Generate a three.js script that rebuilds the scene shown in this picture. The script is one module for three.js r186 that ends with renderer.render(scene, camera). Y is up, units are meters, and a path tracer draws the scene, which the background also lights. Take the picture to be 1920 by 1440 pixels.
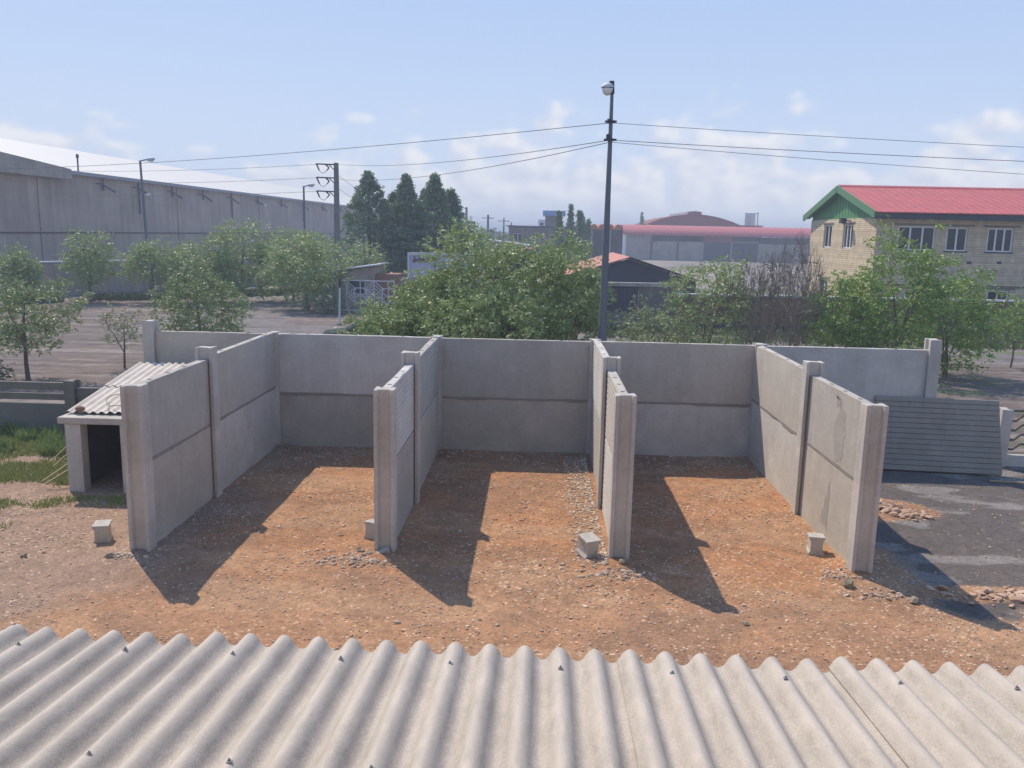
import * as THREE from 'three';
import { mergeGeometries } from 'three/addons/utils/BufferGeometryUtils.js';

// ------------------------------------------------------------------ camera, sky, sun, exposure
const scene = new THREE.Scene();
const camera = new THREE.PerspectiveCamera(48.99, 4 / 3, 0.1, 3000);
camera.position.set(0, 5.4584, 0);
camera.rotation.order = 'YXZ';
camera.rotation.set(THREE.MathUtils.degToRad(-10.159), THREE.MathUtils.degToRad(1.5885), THREE.MathUtils.degToRad(1.2159));
const renderer = new THREE.WebGLRenderer({ antialias: true });
renderer.setSize(1024, 768);
renderer.toneMapping = THREE.LinearToneMapping;
renderer.toneMappingExposure = 1.0;
renderer.shadowMap.enabled = true;
const SUN = new THREE.Vector3(-0.5, 1, -0.61).normalize();
const sun = new THREE.DirectionalLight(0xfff0dc, 4.7);
sun.position.copy(SUN).multiplyScalar(120);
sun.castShadow = true;
sun.shadow.mapSize.set(4096, 4096);
Object.assign(sun.shadow.camera, { left: -70, right: 70, top: 70, bottom: -70, near: 1, far: 400 });
sun.shadow.radius = 1;
scene.add(sun, sun.target);
scene.fog = new THREE.FogExp2(0xd6e0f0, 0.0018);

// ------------------------------------------------------------------ random numbers and noise
const rng = (s) => () => { s |= 0; s = (s + 0x6d2b79f5) | 0; let t = Math.imul(s ^ (s >>> 15), 1 | s); t = (t + Math.imul(t ^ (t >>> 7), 61 | t)) ^ t; return ((t ^ (t >>> 14)) >>> 0) / 4294967296; };
const hash = (x, y, s) => { let h = Math.imul(x, 374761393) ^ Math.imul(y, 668265263) ^ Math.imul(s + 11, 2246822519); h = Math.imul(h ^ (h >>> 13), 1274126177); return ((h ^ (h >>> 16)) >>> 0) / 4294967296; };
const mod = (a, n) => ((a % n) + n) % n;
function vn(x, y, s = 0, px = 1e6, py = px) {               // value noise, repeating after px / py cells
  const i = Math.floor(x), j = Math.floor(y); let u = x - i, v = y - j; u = u * u * (3 - 2 * u); v = v * v * (3 - 2 * v);
  const a = mod(i, px), b = mod(i + 1, px), c = mod(j, py), d = mod(j + 1, py);
  const p = hash(a, c, s), q = hash(b, c, s), r = hash(a, d, s), t = hash(b, d, s);
  return p + (q - p) * u + (r - p + (p - q - r + t) * u) * v;
}
function fbm(x, y, s = 0, oct = 4, px = 1e6, py = px) {
  let f = 0, a = 0.5, n = 0;
  for (let k = 0; k < oct; k++) { f += a * vn(x, y, s + k * 7, px, py); n += a; a *= 0.5; x *= 2; y *= 2; px *= 2; py *= 2; }
  return f / n;
}
const clamp = (v, a = 0, b = 1) => Math.min(b, Math.max(a, v));
const sstep = (a, b, v) => { const t = clamp((v - a) / (b - a)); return t * t * (3 - 2 * t); };
const lerp = (a, b, t) => a + (b - a) * t;
const mix3 = (a, b, t) => [lerp(a[0], b[0], t), lerp(a[1], b[1], t), lerp(a[2], b[2], t)];

// ------------------------------------------------------------------ sky
{
  const W = 2048, Hh = 1024, data = new Float32Array(W * Hh * 4);
  for (let j = 0; j < Hh; j++) {
    const el = ((j + 0.5) / Hh - 0.5) * Math.PI, ce = Math.cos(el), dy = Math.sin(el);
    for (let i = 0; i < W; i++) {
      const ph = ((i + 0.5) / W - 0.5) * 2 * Math.PI, dx = Math.cos(ph) * ce, dz = Math.sin(ph) * ce;
      let c;
      if (dy < 0) c = [0.3, 0.29, 0.3];
      else {
        const t = 1 - Math.exp(-el * 2.1);
        c = mix3([0.7, 0.81, 0.97], [0.07, 0.29, 0.78], t);
        const cg = clamp(dx * SUN.x + dy * SUN.y + dz * SUN.z, -1, 1), g = Math.acos(cg);
        const glow = 0.5 * Math.exp(-g / 0.2) + 0.13 * Math.exp(-g / 0.6);
        c = [c[0] + glow, c[1] + glow * 0.97, c[2] + glow * 0.9];
        // cumulus bank low over the horizon
        const a = ph * 180 / Math.PI, e = el * 180 / Math.PI;
        if (e < 16) {
          const fa = (a + 180) / 360;
          const top = 2.0 + 9.0 * fbm(fa * 42, 3.3, 5, 3, 42, 42);
          const n = fbm(fa * 190, e * 0.85, 21, 6, 190, 1e6);
          const d = (n - 0.5) * 0.62 + (top - e) * 0.07;
          const lit = fbm(fa * 190 + 0.3, e * 0.85 + 0.4, 21, 5, 190, 1e6);
          const dens = sstep(-0.01, 0.2, d) * sstep(-0.5, 3.0, e) * 0.95;
          const shade = clamp(0.5 + (n - lit) * 2.6);
          c = mix3(c, mix3([0.7, 0.74, 0.87], [0.95, 0.95, 0.98], shade), dens * 0.95);
        }
        // haze near the ground
        c = mix3(c, [0.68, 0.74, 0.89], 0.55 * Math.exp(-Math.max(e, 0) / 3.2));
      }
      const k = (j * W + i) * 4; data[k] = c[0]; data[k + 1] = c[1]; data[k + 2] = c[2]; data[k + 3] = 1;
    }
  }
  const sky = new THREE.DataTexture(data, W, Hh, THREE.RGBAFormat, THREE.FloatType);
  sky.mapping = THREE.EquirectangularReflectionMapping; sky.magFilter = sky.minFilter = THREE.LinearFilter;
  sky.wrapS = THREE.RepeatWrapping; sky.needsUpdate = true;
  scene.background = sky; scene.environment = sky;
}

// ------------------------------------------------------------------ textures
function tex(w, h, fn, opt = {}) {
  const d = new Uint8Array(w * h * 4);
  for (let j = 0; j < h; j++) for (let i = 0; i < w; i++) {
    const c = fn(i / w, j / h, i, j), k = (j * w + i) * 4;
    if (typeof c === 'number') d[k] = d[k + 1] = d[k + 2] = clamp(c, 0, 255); else { d[k] = clamp(c[0], 0, 255); d[k + 1] = clamp(c[1], 0, 255); d[k + 2] = clamp(c[2], 0, 255); }
    d[k + 3] = 255;
  }
  const t = new THREE.DataTexture(d, w, h);
  t.wrapS = t.wrapT = THREE.RepeatWrapping; t.magFilter = THREE.LinearFilter; t.minFilter = THREE.LinearMipmapLinearFilter; t.generateMipmaps = true;
  if (!opt.data) t.colorSpace = THREE.SRGBColorSpace;
  if (opt.size) t.repeat.set(1 / opt.size, 1 / (opt.sizeV ?? opt.size));
  t.needsUpdate = true; return t;
}
const scaled = (t, s, sv = s) => { const c = t.clone(); c.repeat.set(1 / s, 1 / sv); c.needsUpdate = true; return c; };
const grain = tex(512, 512, (u, v, i, j) => 255 * (0.5 * fbm(u * 16, v * 16, 3, 5, 16) + 0.35 * fbm(u * 90, v * 90, 9, 2, 90) + 0.15 * hash(i, j, 2)), { data: true, size: 1 });
function mottled(base, amp, seed, size, streak = 0.3, spots = 0.01) {     // concrete, plaster: patches, faint runs, pores
  return tex(512, 512, (u, v, i, j) => {
    let f = (fbm(u * 5, v * 5, seed, 5, 5) - 0.5) * 1.3 + (fbm(u * 40, v * 40, seed + 3, 3, 40) - 0.5) * 0.55 + streak * (fbm(u * 36, v * 3, seed + 8, 3, 36, 3) - 0.5) + (hash(i, j, seed) - 0.5) * 0.25;
    let k = 1 + amp * f; if (hash(i >> 1, j >> 1, seed + 4) < spots) k *= 0.8;
    const w = (fbm(u * 4, v * 4, seed + 15, 3, 4) - 0.5) * amp * 10;
    return [base[0] * k + w, base[1] * k, base[2] * k - w];
  }, { size });
}
const concreteTex = mottled([192, 188, 180], 0.13, 41, 2.6, 0.3);
const concreteWarmTex = mottled([187, 182, 173], 0.15, 71, 2.2, 0.35);
const plasterTex = mottled([164, 156, 146], 0.24, 91, 7, 0.7, 0.002);
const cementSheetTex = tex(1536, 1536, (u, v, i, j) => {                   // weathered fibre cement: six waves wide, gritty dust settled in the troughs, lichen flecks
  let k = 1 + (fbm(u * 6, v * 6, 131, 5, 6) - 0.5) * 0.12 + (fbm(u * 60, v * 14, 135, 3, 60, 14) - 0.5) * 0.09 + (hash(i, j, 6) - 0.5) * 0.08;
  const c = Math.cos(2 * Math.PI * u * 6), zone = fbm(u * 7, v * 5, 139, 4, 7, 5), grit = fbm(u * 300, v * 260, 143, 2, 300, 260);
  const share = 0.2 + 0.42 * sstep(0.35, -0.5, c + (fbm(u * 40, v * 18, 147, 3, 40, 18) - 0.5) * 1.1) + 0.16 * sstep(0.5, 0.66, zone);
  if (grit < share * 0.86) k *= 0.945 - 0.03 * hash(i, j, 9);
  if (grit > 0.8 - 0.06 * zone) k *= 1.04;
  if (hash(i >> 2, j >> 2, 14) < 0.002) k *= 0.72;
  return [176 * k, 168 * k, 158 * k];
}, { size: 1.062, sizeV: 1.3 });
const brickTex = tex(512, 1024, (u, v, i, j) => {                         // pale brick courses seen from 55 m: 4 m x 4 m
  const row = Math.floor(v * 28), fv = v * 28 - row, w = (fbm(u * 30, v * 28, 17, 2, 30, 28) - 0.5) * 0.16;
  const joint = sstep(0.3, 0.12, fv + w) , t = hash(0, row, 77);
  const k = (0.95 + 0.08 * t) * (1 - 0.22 * joint) * (1 + 0.2 * (fbm(u * 14, v * 10, 19, 4, 14, 10) - 0.5));
  return [204 * k, 187 * k, 158 * k];
}, { size: 4 });
const hallWallTex = tex(1024, 512, (u, v, i, j) => {
  const k = 1 + (fbm(u * 9, v * 6, 301, 5, 9, 6) - 0.5) * 0.22 + (fbm(u * 60, v * 3, 311, 3, 60, 3) - 0.5) * 0.2 + (mod(v * 64, 1) < 0.2 ? -0.05 : 0.01);
  return [164 * k, 150 * k, 138 * k];
}, { size: 24, sizeV: 12 });
const barkTex = tex(256, 256, (u, v) => { const k = 0.75 + 0.5 * fbm(u * 24, v * 5, 401, 4, 24, 5); return [104 * k, 92 * k, 80 * k]; }, { size: 0.5 });

// ------------------------------------------------------------------ materials
function M(color, rough = 0.9, o = {}) {
  const m = new THREE.MeshPhysicalMaterial({ roughness: rough, side: THREE.DoubleSide, ...o });
  if (Array.isArray(color)) m.color.setRGB(...color); else m.color.set(color);
  return m;
}
const mt = {
  concrete: M('#ffffff', 0.93, { map: concreteTex, bumpMap: scaled(grain, 1.2), bumpScale: 0.006 }),
  concreteB: M('#f0ece6', 0.93, { map: scaled(concreteTex, 3.4), bumpMap: scaled(grain, 1.0), bumpScale: 0.005 }),
  post: M('#ffffff', 0.92, { map: concreteWarmTex, bumpMap: scaled(grain, 0.9), bumpScale: 0.006 }),
  concreteC: M('#e2e0dd', 0.93, { map: scaled(concreteTex, 3.1), bumpMap: scaled(grain, 1.1), bumpScale: 0.006 }),
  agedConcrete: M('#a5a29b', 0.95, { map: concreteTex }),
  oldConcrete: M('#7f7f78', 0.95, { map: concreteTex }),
  mortar: M('#c2beb9', 0.97, { map: scaled(concreteTex, 1.1), bumpMap: scaled(grain, 0.3), bumpScale: 0.008 }),
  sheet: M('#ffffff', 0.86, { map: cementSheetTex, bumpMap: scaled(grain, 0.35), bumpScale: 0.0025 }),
  sheetHut: M('#ffffff', 0.86, { map: mottled([206, 195, 180], 0.12, 161, 1.4), bumpMap: scaled(grain, 0.4), bumpScale: 0.003 }),
  bolt: M('#8c8f90', 0.55, { metalness: 0.3 }), boltCap: M('#5c6264', 0.6),
  brick: M('#ffffff', 0.92, { map: brickTex }),
  brickDull: M('#a39686', 0.95, { map: brickTex }),
  hallWall: M('#ffffff', 0.95, { map: hallWallTex }),
  plaster: M('#ffffff', 0.93, { map: plasterTex }),
  plasterPale: M('#f4f0ee', 0.93, { map: plasterTex }),
  plasterGrey: M('#b6b4b8', 0.93, { map: plasterTex }),
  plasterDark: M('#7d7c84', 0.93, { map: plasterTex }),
  hallRoof: M('#dcd6c8', 0.45),
  trimGrey: M('#8e9298', 0.7), darkMetal: M('#3e4248', 0.55, { metalness: 0.5 }),
  redRoof: M('#ffffff', 0.6, { map: mottled([188, 98, 94], 0.09, 151, 3.2, 0.8, 0.002) }), redRoofOld: M('#b87868', 0.7), orangeRoof: M('#b5714e', 0.85), brickRed: M('#8a4f47', 0.9),
  green: M('#4f8a55', 0.6), greenTrim: M('#55805a', 0.6), darkTrim: M('#3c4048', 0.7),
  white: M('#e4e4e2', 0.6), whiteDull: M('#c9cace', 0.65), blueTop: M('#6f9cc4', 0.6), darkDoor: M('#3b414d', 0.7),
  glass: M('#2b3036', 0.06, { metalness: 0.0, specularIntensity: 1, envMapIntensity: 1 }),
  curtain: M('#a9a49c', 0.9),
  poleSteel: M('#686d75', 0.6, { metalness: 0.15 }), poleConcrete: M('#a3a3a3', 0.9, { map: scaled(concreteTex, 1.6) }),
  wire: M('#4a4d52', 0.7), porcelain: M('#5b4a44', 0.3), lampGlass: M('#d9dde0', 0.25, { clearcoat: 0.6 }),
  bark: M('#ffffff', 0.95, { map: barkTex, bumpMap: scaled(grain, 0.25), bumpScale: 0.01 }), twig: M('#8d8175', 0.95),
  wood: M('#a39274', 0.85), rust: M('#8a6a58', 0.9), tyre: M('#1b1b1c', 0.9), carPaint: M('#2e3238', 0.25, { clearcoat: 1, clearcoatRoughness: 0.08 }), rim: M('#9a9ca0', 0.35, { metalness: 0.8 }),
  signRed: M('#74403a', 0.6), cable: M('#7a6a5a', 0.8),
};
const leafMat = (rough = 0.7, tr = 0.35) => M('#ffffff', rough, { vertexColors: true, transmission: tr, thickness: 0 });
mt.leaf = leafMat(0.55, 0.5); mt.leafDark = leafMat(0.6, 0.35); mt.grass = leafMat(0.8, 0.3);

// ------------------------------------------------------------------ building helpers
const taken = new Map();
function numbered(n) { const k = taken.get(n) ?? 0; taken.set(n, k + 1); return k ? `${n}_${String(k).padStart(3, '0')}` : n; }
function tag(o, label, category, group, kind) { o.userData.label = label; o.userData.category = category; if (group) o.userData.group = group; if (kind) o.userData.kind = kind; return o; }
function thing(name, label, category, pos = [0, 0, 0], turn = 0, group) {
  const o = new THREE.Group(); o.name = numbered(name); o.position.set(...pos); o.rotation.y = turn; scene.add(o); return tag(o, label, category, group);
}
function metreUV(g) {                                                    // uv in metres from the dominant axis of each face
  g = g.index ? g.toNonIndexed() : g;
  const p = g.attributes.position, n = g.attributes.normal, uv = new Float32Array(p.count * 2);
  const fa = new THREE.Vector3(), a = new THREE.Vector3(), b = new THREE.Vector3(), c = new THREE.Vector3();
  for (let i = 0; i < p.count; i += 3) {
    a.fromBufferAttribute(p, i); b.fromBufferAttribute(p, i + 1); c.fromBufferAttribute(p, i + 2);
    fa.copy(b).sub(a).cross(c.clone().sub(a)); const x = Math.abs(fa.x), y = Math.abs(fa.y), z = Math.abs(fa.z);
    for (let k = 0; k < 3; k++) {
      const q = [a, b, c][k], o = (i + k) * 2;
      if (y >= x && y >= z) { uv[o] = q.x; uv[o + 1] = q.z; } else if (x >= z) { uv[o] = q.z; uv[o + 1] = q.y; } else { uv[o] = q.x; uv[o + 1] = q.y; }
    }
  }
  g.setAttribute('uv', new THREE.BufferAttribute(uv, 2)); return g;
}
const clean = (g) => { g = g.index ? g.toNonIndexed() : g; for (const k of Object.keys(g.attributes)) if (!['position', 'normal', 'uv'].includes(k)) g.deleteAttribute(k); return g; };
const join = (list) => list.length === 1 ? clean(list[0]) : mergeGeometries(list.map(clean));
function mesh(name, geo, material, parent, opt = {}) {
  const g = Array.isArray(geo) ? join(geo) : geo, m = new THREE.Mesh(opt.keepUV ? g : metreUV(g), material);
  m.name = parent ? name : numbered(name); m.castShadow = m.receiveShadow = true; (parent ?? scene).add(m); return m;
}
function box(x0, x1, y0, y1, z0, z1) { const g = new THREE.BoxGeometry(x1 - x0, y1 - y0, z1 - z0); g.translate((x0 + x1) / 2, (y0 + y1) / 2, (z0 + z1) / 2); return g; }
function rbox(x0, x1, y0, y1, z0, z1, r = 0.01) {                        // box with chamfered vertical edges and top
  const s = new THREE.Shape(), w = (x1 - x0) / 2 - r, d = (z1 - z0) / 2 - r; s.moveTo(-w, -d); s.lineTo(w, -d); s.lineTo(w, d); s.lineTo(-w, d);
  const g = new THREE.ExtrudeGeometry(s, { depth: y1 - y0 - 2 * r, bevelEnabled: true, bevelSize: r, bevelThickness: r, bevelSegments: 1 });
  g.rotateX(-Math.PI / 2); g.translate((x0 + x1) / 2, y0 + r, (z0 + z1) / 2); return g;
}
function bar(a, b, w, h = w) {                                          // square bar between two points
  const A = new THREE.Vector3(...a), B = new THREE.Vector3(...b), d = B.clone().sub(A), L = d.length(), g = new THREE.BoxGeometry(w, h, L);
  const m = new THREE.Matrix4().lookAt(B, A, Math.abs(d.y) > 0.98 * L ? new THREE.Vector3(0, 0, 1) : new THREE.Vector3(0, 1, 0)); g.applyMatrix4(m);
  g.translate(...A.add(B).multiplyScalar(0.5).toArray()); return g;
}
function rod(a, b, r0, r1 = r0, seg = 8) {
  const A = new THREE.Vector3(...a), B = new THREE.Vector3(...b), d = B.clone().sub(A), g = new THREE.CylinderGeometry(r1, r0, d.length(), seg);
  g.applyQuaternion(new THREE.Quaternion().setFromUnitVectors(new THREE.Vector3(0, 1, 0), d.clone().normalize()));
  g.translate(...A.add(B).multiplyScalar(0.5).toArray()); return g;
}
function prism(pts, depth, bevel = 0) {                                 // outline in x-y pushed along +z
  const s = new THREE.Shape(pts.map(([x, y]) => new THREE.Vector2(x, y)));
  return new THREE.ExtrudeGeometry(s, { depth, bevelEnabled: bevel > 0, bevelSize: bevel, bevelThickness: bevel, bevelSegments: 1, curveSegments: 10 });
}
const tube = (pts, r, seg = 40, rs = 6) => new THREE.TubeGeometry(new THREE.CatmullRomCurve3(pts.map((p) => new THREE.Vector3(...p))), seg, r, rs);
function structure(name, geo, material, opt) { const m = mesh(name, geo, material, null, opt); m.userData.kind = 'structure'; return m; }
function stuff(m, label, category) { return tag(m, label, category, null, 'stuff'); }

// ------------------------------------------------------------------ ground
const farGroundTex = tex(1024, 1024, (u, v, i, j) => {
  const k = 1 + (fbm(u * 8, v * 8, 501, 6, 8) - 0.5) * 0.5 + (hash(i, j, 5) - 0.5) * 0.06, g = sstep(0.5, 0.64, fbm(u * 6, v * 6, 521, 5, 6));
  const c = mix3([132, 122, 114], [104, 104, 78], g * 0.7); return c.map((q) => q * k);
}, { size: 60 });
{
  const g = new THREE.PlaneGeometry(2600, 2600); g.rotateX(-Math.PI / 2); g.translate(0, -0.05, -900);
  structure('ground', g, M('#ffffff', 0.98, { map: farGroundTex }));
}
// dirt lot and road behind the bays
const seg2 = (x, z, ax, az, bx, bz) => { const dx = bx - ax, dz = bz - az, t = clamp(((x - ax) * dx + (z - az) * dz) / (dx * dx + dz * dz)); return Math.hypot(x - ax - dx * t, z - az - dz * t); };
const LX0 = -48, LX1 = 48, LZ0 = -76, LZ1 = -20.8;
const lotTex = tex(2048, 1400, (u, v, i, j) => {
  const x = lerp(LX0, LX1, u), z = lerp(LZ1, LZ0, v), w = (fbm(x * 0.35, z * 0.35, 601, 4) - 0.5) * 5;
  let c = mix3([112, 97, 88], [98, 87, 81], fbm(x * 0.22, z * 0.5, 611, 4));
  const road = Math.min(seg2(x, z, -18, -44, -22, -78), seg2(x, z, -18, -44, 40, -42)) + w * 0.35;
  c = mix3(c, [110, 104, 101], 1 - sstep(3.4, 4.8, road));
  const st = fbm(x * 0.16, z * 1.7, 621, 5), st2 = fbm(x * 0.3 + 9, z * 2.6, 631, 4);
  if (st > 0.56) c = mix3(c, [142, 133, 126], sstep(0.56, 0.68, st) * 0.6);            // dried salt and wheel tracks
  if (st2 > 0.57) c = mix3(c, [78, 70, 68], sstep(0.57, 0.68, st2) * 0.6);              // damp ruts
  const gr = sstep(0.53, 0.62, fbm(x * 0.5, z * 0.9, 641, 4) + (z < -45.5 && x > 4 ? 0.12 : -0.06)); if (x > 4) c = mix3(c, [98, 104, 66], gr * 0.75);
  const k = 1 + (fbm(x * 3, z * 3, 651, 3) - 0.5) * 0.35 + (hash(i, j, 8) - 0.5) * 0.16; return c.map((q) => q * k);
});
{
  const g = new THREE.PlaneGeometry(LX1 - LX0, LZ1 - LZ0, 120, 80); g.rotateX(-Math.PI / 2); g.translate((LX0 + LX1) / 2, -0.02, (LZ0 + LZ1) / 2);
  const p = g.attributes.position; for (let i = 0; i < p.count; i++) p.setY(i, -0.016 + 0.05 * Math.max(0, fbm(p.getX(i) * 0.5, p.getZ(i) * 0.7, 661, 3) - 0.45));
  g.computeVertexNormals();
  structure('dirt_lot', g, M('#ffffff', 0.97, { map: lotTex }), { keepUV: true });
}
// the yard with the bays
const YX0 = -19, YX1 = 19, YZ0 = -21.4, YZ1 = -0.6;
const FX = [-6.55, -2.47, 1.49, 5.43];                                    // divider lines
function yardH(x, z) {
  let h = 0.035 * (fbm(x * 0.55, z * 0.55, 701, 4) - 0.5) + 0.02 * (fbm(x * 3, z * 3, 705, 3) - 0.5);
  const rut = Math.sin((z + 11.4 + 0.25 * Math.sin(x * 0.4)) * 3.1); if (z > -13.2) h += 0.02 * rut * (0.3 + fbm(x * 0.3, z, 718, 2)) * sstep(-13.2, -12.4, z);
  for (const [px, pz, r, a] of [[-2.75, -13.15, 0.9, 0.09], [1.3, -13.2, 0.8, 0.08], [5.3, -13.1, 0.9, 0.07], [6.95, -16.9, 0.8, 0.12], [-6.75, -13.1, 0.5, 0.05]]) h += a * Math.exp(-((x - px) ** 2 + (z - pz) ** 2) / (r * r));
  for (const fx of FX) if (z < -13.2 && z > -20.7) h += 0.045 * Math.exp(-(((x - fx) / 0.42) ** 2)) * (0.4 + fbm(x * 2, z * 2, 711, 3));
  if (z < -19.8 && Math.abs(x) < 10) h += 0.07 * sstep(-20.0, -20.6, z) * fbm(x * 1.6, z * 1.6, 715, 3);
  return h;
}
const soil = (x, z) => {                                                  // [orange fill, dark grey ground, brown earth] shares
  const w = (fbm(x * 0.9, z * 0.9, 721, 5) - 0.5);
  const grey = sstep(-0.12, 0.12, Math.min((x - 6.35) * 0.5, (-11.9 + 0.12 * (x - 8) - z) * 0.7) + w * 1.1);
  const heapK = Math.max(1 - Math.hypot((x - 6.9) / 1.35, (z + 16.8) / 0.75), 1 - Math.hypot((x - 8.8) / 3.4, (z + 12.75) / 0.42)) + w * 0.9;
  const brown = sstep(-0.5, 0.5, (-6.2 - x) * 0.55 - Math.max(0, z + 12.2) * 0.55 + w * 2.2);
  return [grey * (1 - sstep(0, 0.25, heapK)), brown];
};
const yardTex = tex(2048, 1344, (u, v, i, j) => {
  const x = lerp(YX0, YX1, u), z = lerp(YZ1, YZ0, v), [grey, brown] = soil(x, z);
  const tan = sstep(-0.6, 0.6, z + 12.6 + 2.6 * (fbm(x * 0.5, z * 0.9, 729, 4) - 0.5));
  let c = mix3(mix3([164, 118, 82], [150, 111, 80], sstep(0.4, 0.62, fbm(x * 0.8, z * 0.8, 731, 4))), mix3([162, 122, 90], [148, 113, 86], sstep(0.4, 0.6, fbm(x * 0.9, z * 1.4, 733, 4))), tan);
  c = mix3(c, [174, 139, 106], 0.5 * sstep(0.52, 0.66, fbm(x * 0.45 + 4, z * 1.2, 735, 4)));
  c = mix3(c, [146, 122, 104], brown * 0.85);
  let gc = mix3([86, 80, 76], [104, 94, 87], fbm(x * 1.3, z * 1.3, 741, 4)); gc = mix3(gc, [142, 136, 130], 0.7 * sstep(0.54, 0.66, fbm(x * 0.8, z * 1.9, 745, 5)));
  c = mix3(c, gc, grey);
  let k = 1 + (fbm(x * 5, z * 5, 751, 4) - 0.5) * 0.22 + (fbm(x * 22, z * 22, 753, 2) - 0.5) * 0.22 + (hash(i, j, 3) - 0.5) * 0.2;
  const st = fbm(x * 0.9, z * 0.9, 757, 3), pr = hash(i >> 1, j >> 1, 12);
  if (pr < (0.012 + 0.05 * sstep(0.45, 0.62, st)) * (1 - 0.75 * grey)) c = mix3(c, [214, 190, 164], 0.75 - 0.3 * grey); else if (pr > 0.985) k *= 0.72;
  return c.map((q) => q * k);
});
{
  const nx = 300, nz = 170, g = new THREE.PlaneGeometry(YX1 - YX0, YZ1 - YZ0, nx, nz); g.rotateX(-Math.PI / 2); g.translate((YX0 + YX1) / 2, 0, (YZ0 + YZ1) / 2);
  const p = g.attributes.position; for (let i = 0; i < p.count; i++) p.setY(i, yardH(p.getX(i), p.getZ(i)));
  g.computeVertexNormals();
  const b = grain.clone(); b.repeat.set(24, 14); b.needsUpdate = true;
  structure('yard_ground', g, M('#ffffff', 0.97, { map: yardTex, bumpMap: b, bumpScale: 0.03 }), { keepUV: true });
}

// ------------------------------------------------------------------ precast concrete bays
const HEAD = { w: 0.33, d: 0.26 };
function hOutline(w = 0.33, d = 0.26, gw = 0.18, gd = 0.055, lip = 0.025) {   // H section, grooves on the +-z sides
  const s = new THREE.Shape(), a = w / 2, b = d / 2, g = gw / 2;
  s.moveTo(-a, -b); s.lineTo(-g - lip, -b); s.lineTo(-g, -b + gd); s.lineTo(g, -b + gd); s.lineTo(g + lip, -b); s.lineTo(a, -b);
  s.lineTo(a, b); s.lineTo(g + lip, b); s.lineTo(g, b - gd); s.lineTo(-g, b - gd); s.lineTo(-g - lip, b); s.lineTo(-a, b); return s;
}
function hPost(x, z, h, turn = 0, seed = 1, lean = 0) {                 // upright post, foot 0.25 m in the ground, a little chipped on top
  const g = new THREE.ExtrudeGeometry(hOutline(), { depth: h + 0.25, steps: 12, bevelEnabled: true, bevelSize: 0.006, bevelThickness: 0.006, bevelSegments: 1 });
  g.rotateX(-Math.PI / 2); g.rotateY(turn);
  const p = g.attributes.position; for (let i = 0; i < p.count; i++) if (p.getY(i) > h + 0.24) p.setY(i, p.getY(i) - 0.035 * fbm(p.getX(i) * 9 + seed, p.getZ(i) * 9, seed, 3));
  g.rotateZ(lean); g.translate(x, -0.25, z); g.computeVertexNormals(); return g;
}
function slab(len, h, t, holes) {                                       // hollow panel, length on x, cores open at the top
  const s = new THREE.Shape(), n = Math.ceil(len / 0.14); s.moveTo(-len / 2, -t / 2);
  for (let i = 1; i <= n; i++) s.lineTo(-len / 2 + len * i / n, -t / 2); for (let i = n; i >= 0; i--) s.lineTo(-len / 2 + len * i / n, t / 2);
  for (const hx of holes) { const c = new THREE.Path(); c.absarc(hx, 0.005, 0.044, 0, Math.PI * 2, true); s.holes.push(c); }
  const g = new THREE.ExtrudeGeometry(s, { depth: h, bevelEnabled: false, curveSegments: 7, steps: 5 }); g.rotateX(-Math.PI / 2);
  const p = g.attributes.position, sd = Math.round(len * 37 + h * 91);                        // uneven cast edges, a few knocked corners
  for (let i = 0; i < p.count; i++) if (p.getY(i) > h - 0.001 && Math.abs(Math.abs(p.getZ(i)) - t / 2) < 0.001) { const x = p.getX(i), side = p.getZ(i) > 0 ? 3 : 0, c = fbm(x * 5, side, sd, 3), k = sstep(0.66, 0.8, fbm(x * 2.6, side + 9, sd + 4, 2)); p.setY(i, h - 0.012 * c - 0.03 * k); p.setZ(i, p.getZ(i) * (1 - 0.12 * k)); }
  g.computeVertexNormals(); return g;
}
function ribs(len, h, t, side, n = 13, deep = 0.014, power = 0.6) {                                // board-marked face: shallow bulges, length on x
  const pts = []; const st = h / n;
  pts.push([0, 0]); for (let k = 0; k < n; k++) if (power < 0.3) for (const [a, b] of [[0, 0.0], [1, 0.1], [1, 0.9], [0, 0.99]]) pts.push([deep * a, st * (k + b)]); else for (let q = 0; q <= 4; q++) pts.push([deep * Math.sin(Math.PI * clamp(q / 4, 0.04, 0.96)) ** power, st * (k + q / 4 * 0.97)]); pts.push([0, h]);
  const g = prism(pts.map(([a, b]) => [a * side, b]), len); g.rotateY(-Math.PI / 2); g.translate(len / 2, 0, side * (t / 2 - 0.002)); return g;
}
function smear(len, w, t, seed) {                                       // ragged mortar band along x, standing on z
  const n = Math.round(len / 0.06), up = [], dn = [];
  for (let i = 0; i <= n; i++) { const x = -len / 2 + len * i / n, k = fbm(x * 2.2, 1, seed, 4), d = sstep(0.6, 0.72, fbm(x * 1.3, 5, seed + 3, 3)); up.push([x, w * (0.2 + 0.4 * k)]); dn.push([x, -w * (0.2 + 0.4 * fbm(x * 3, 8, seed + 1, 3)) - w * 0.5 * d]); }
  const g = prism([...up, ...dn.reverse()], t); return g;
}
const wallJoint = 1.55;
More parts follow.
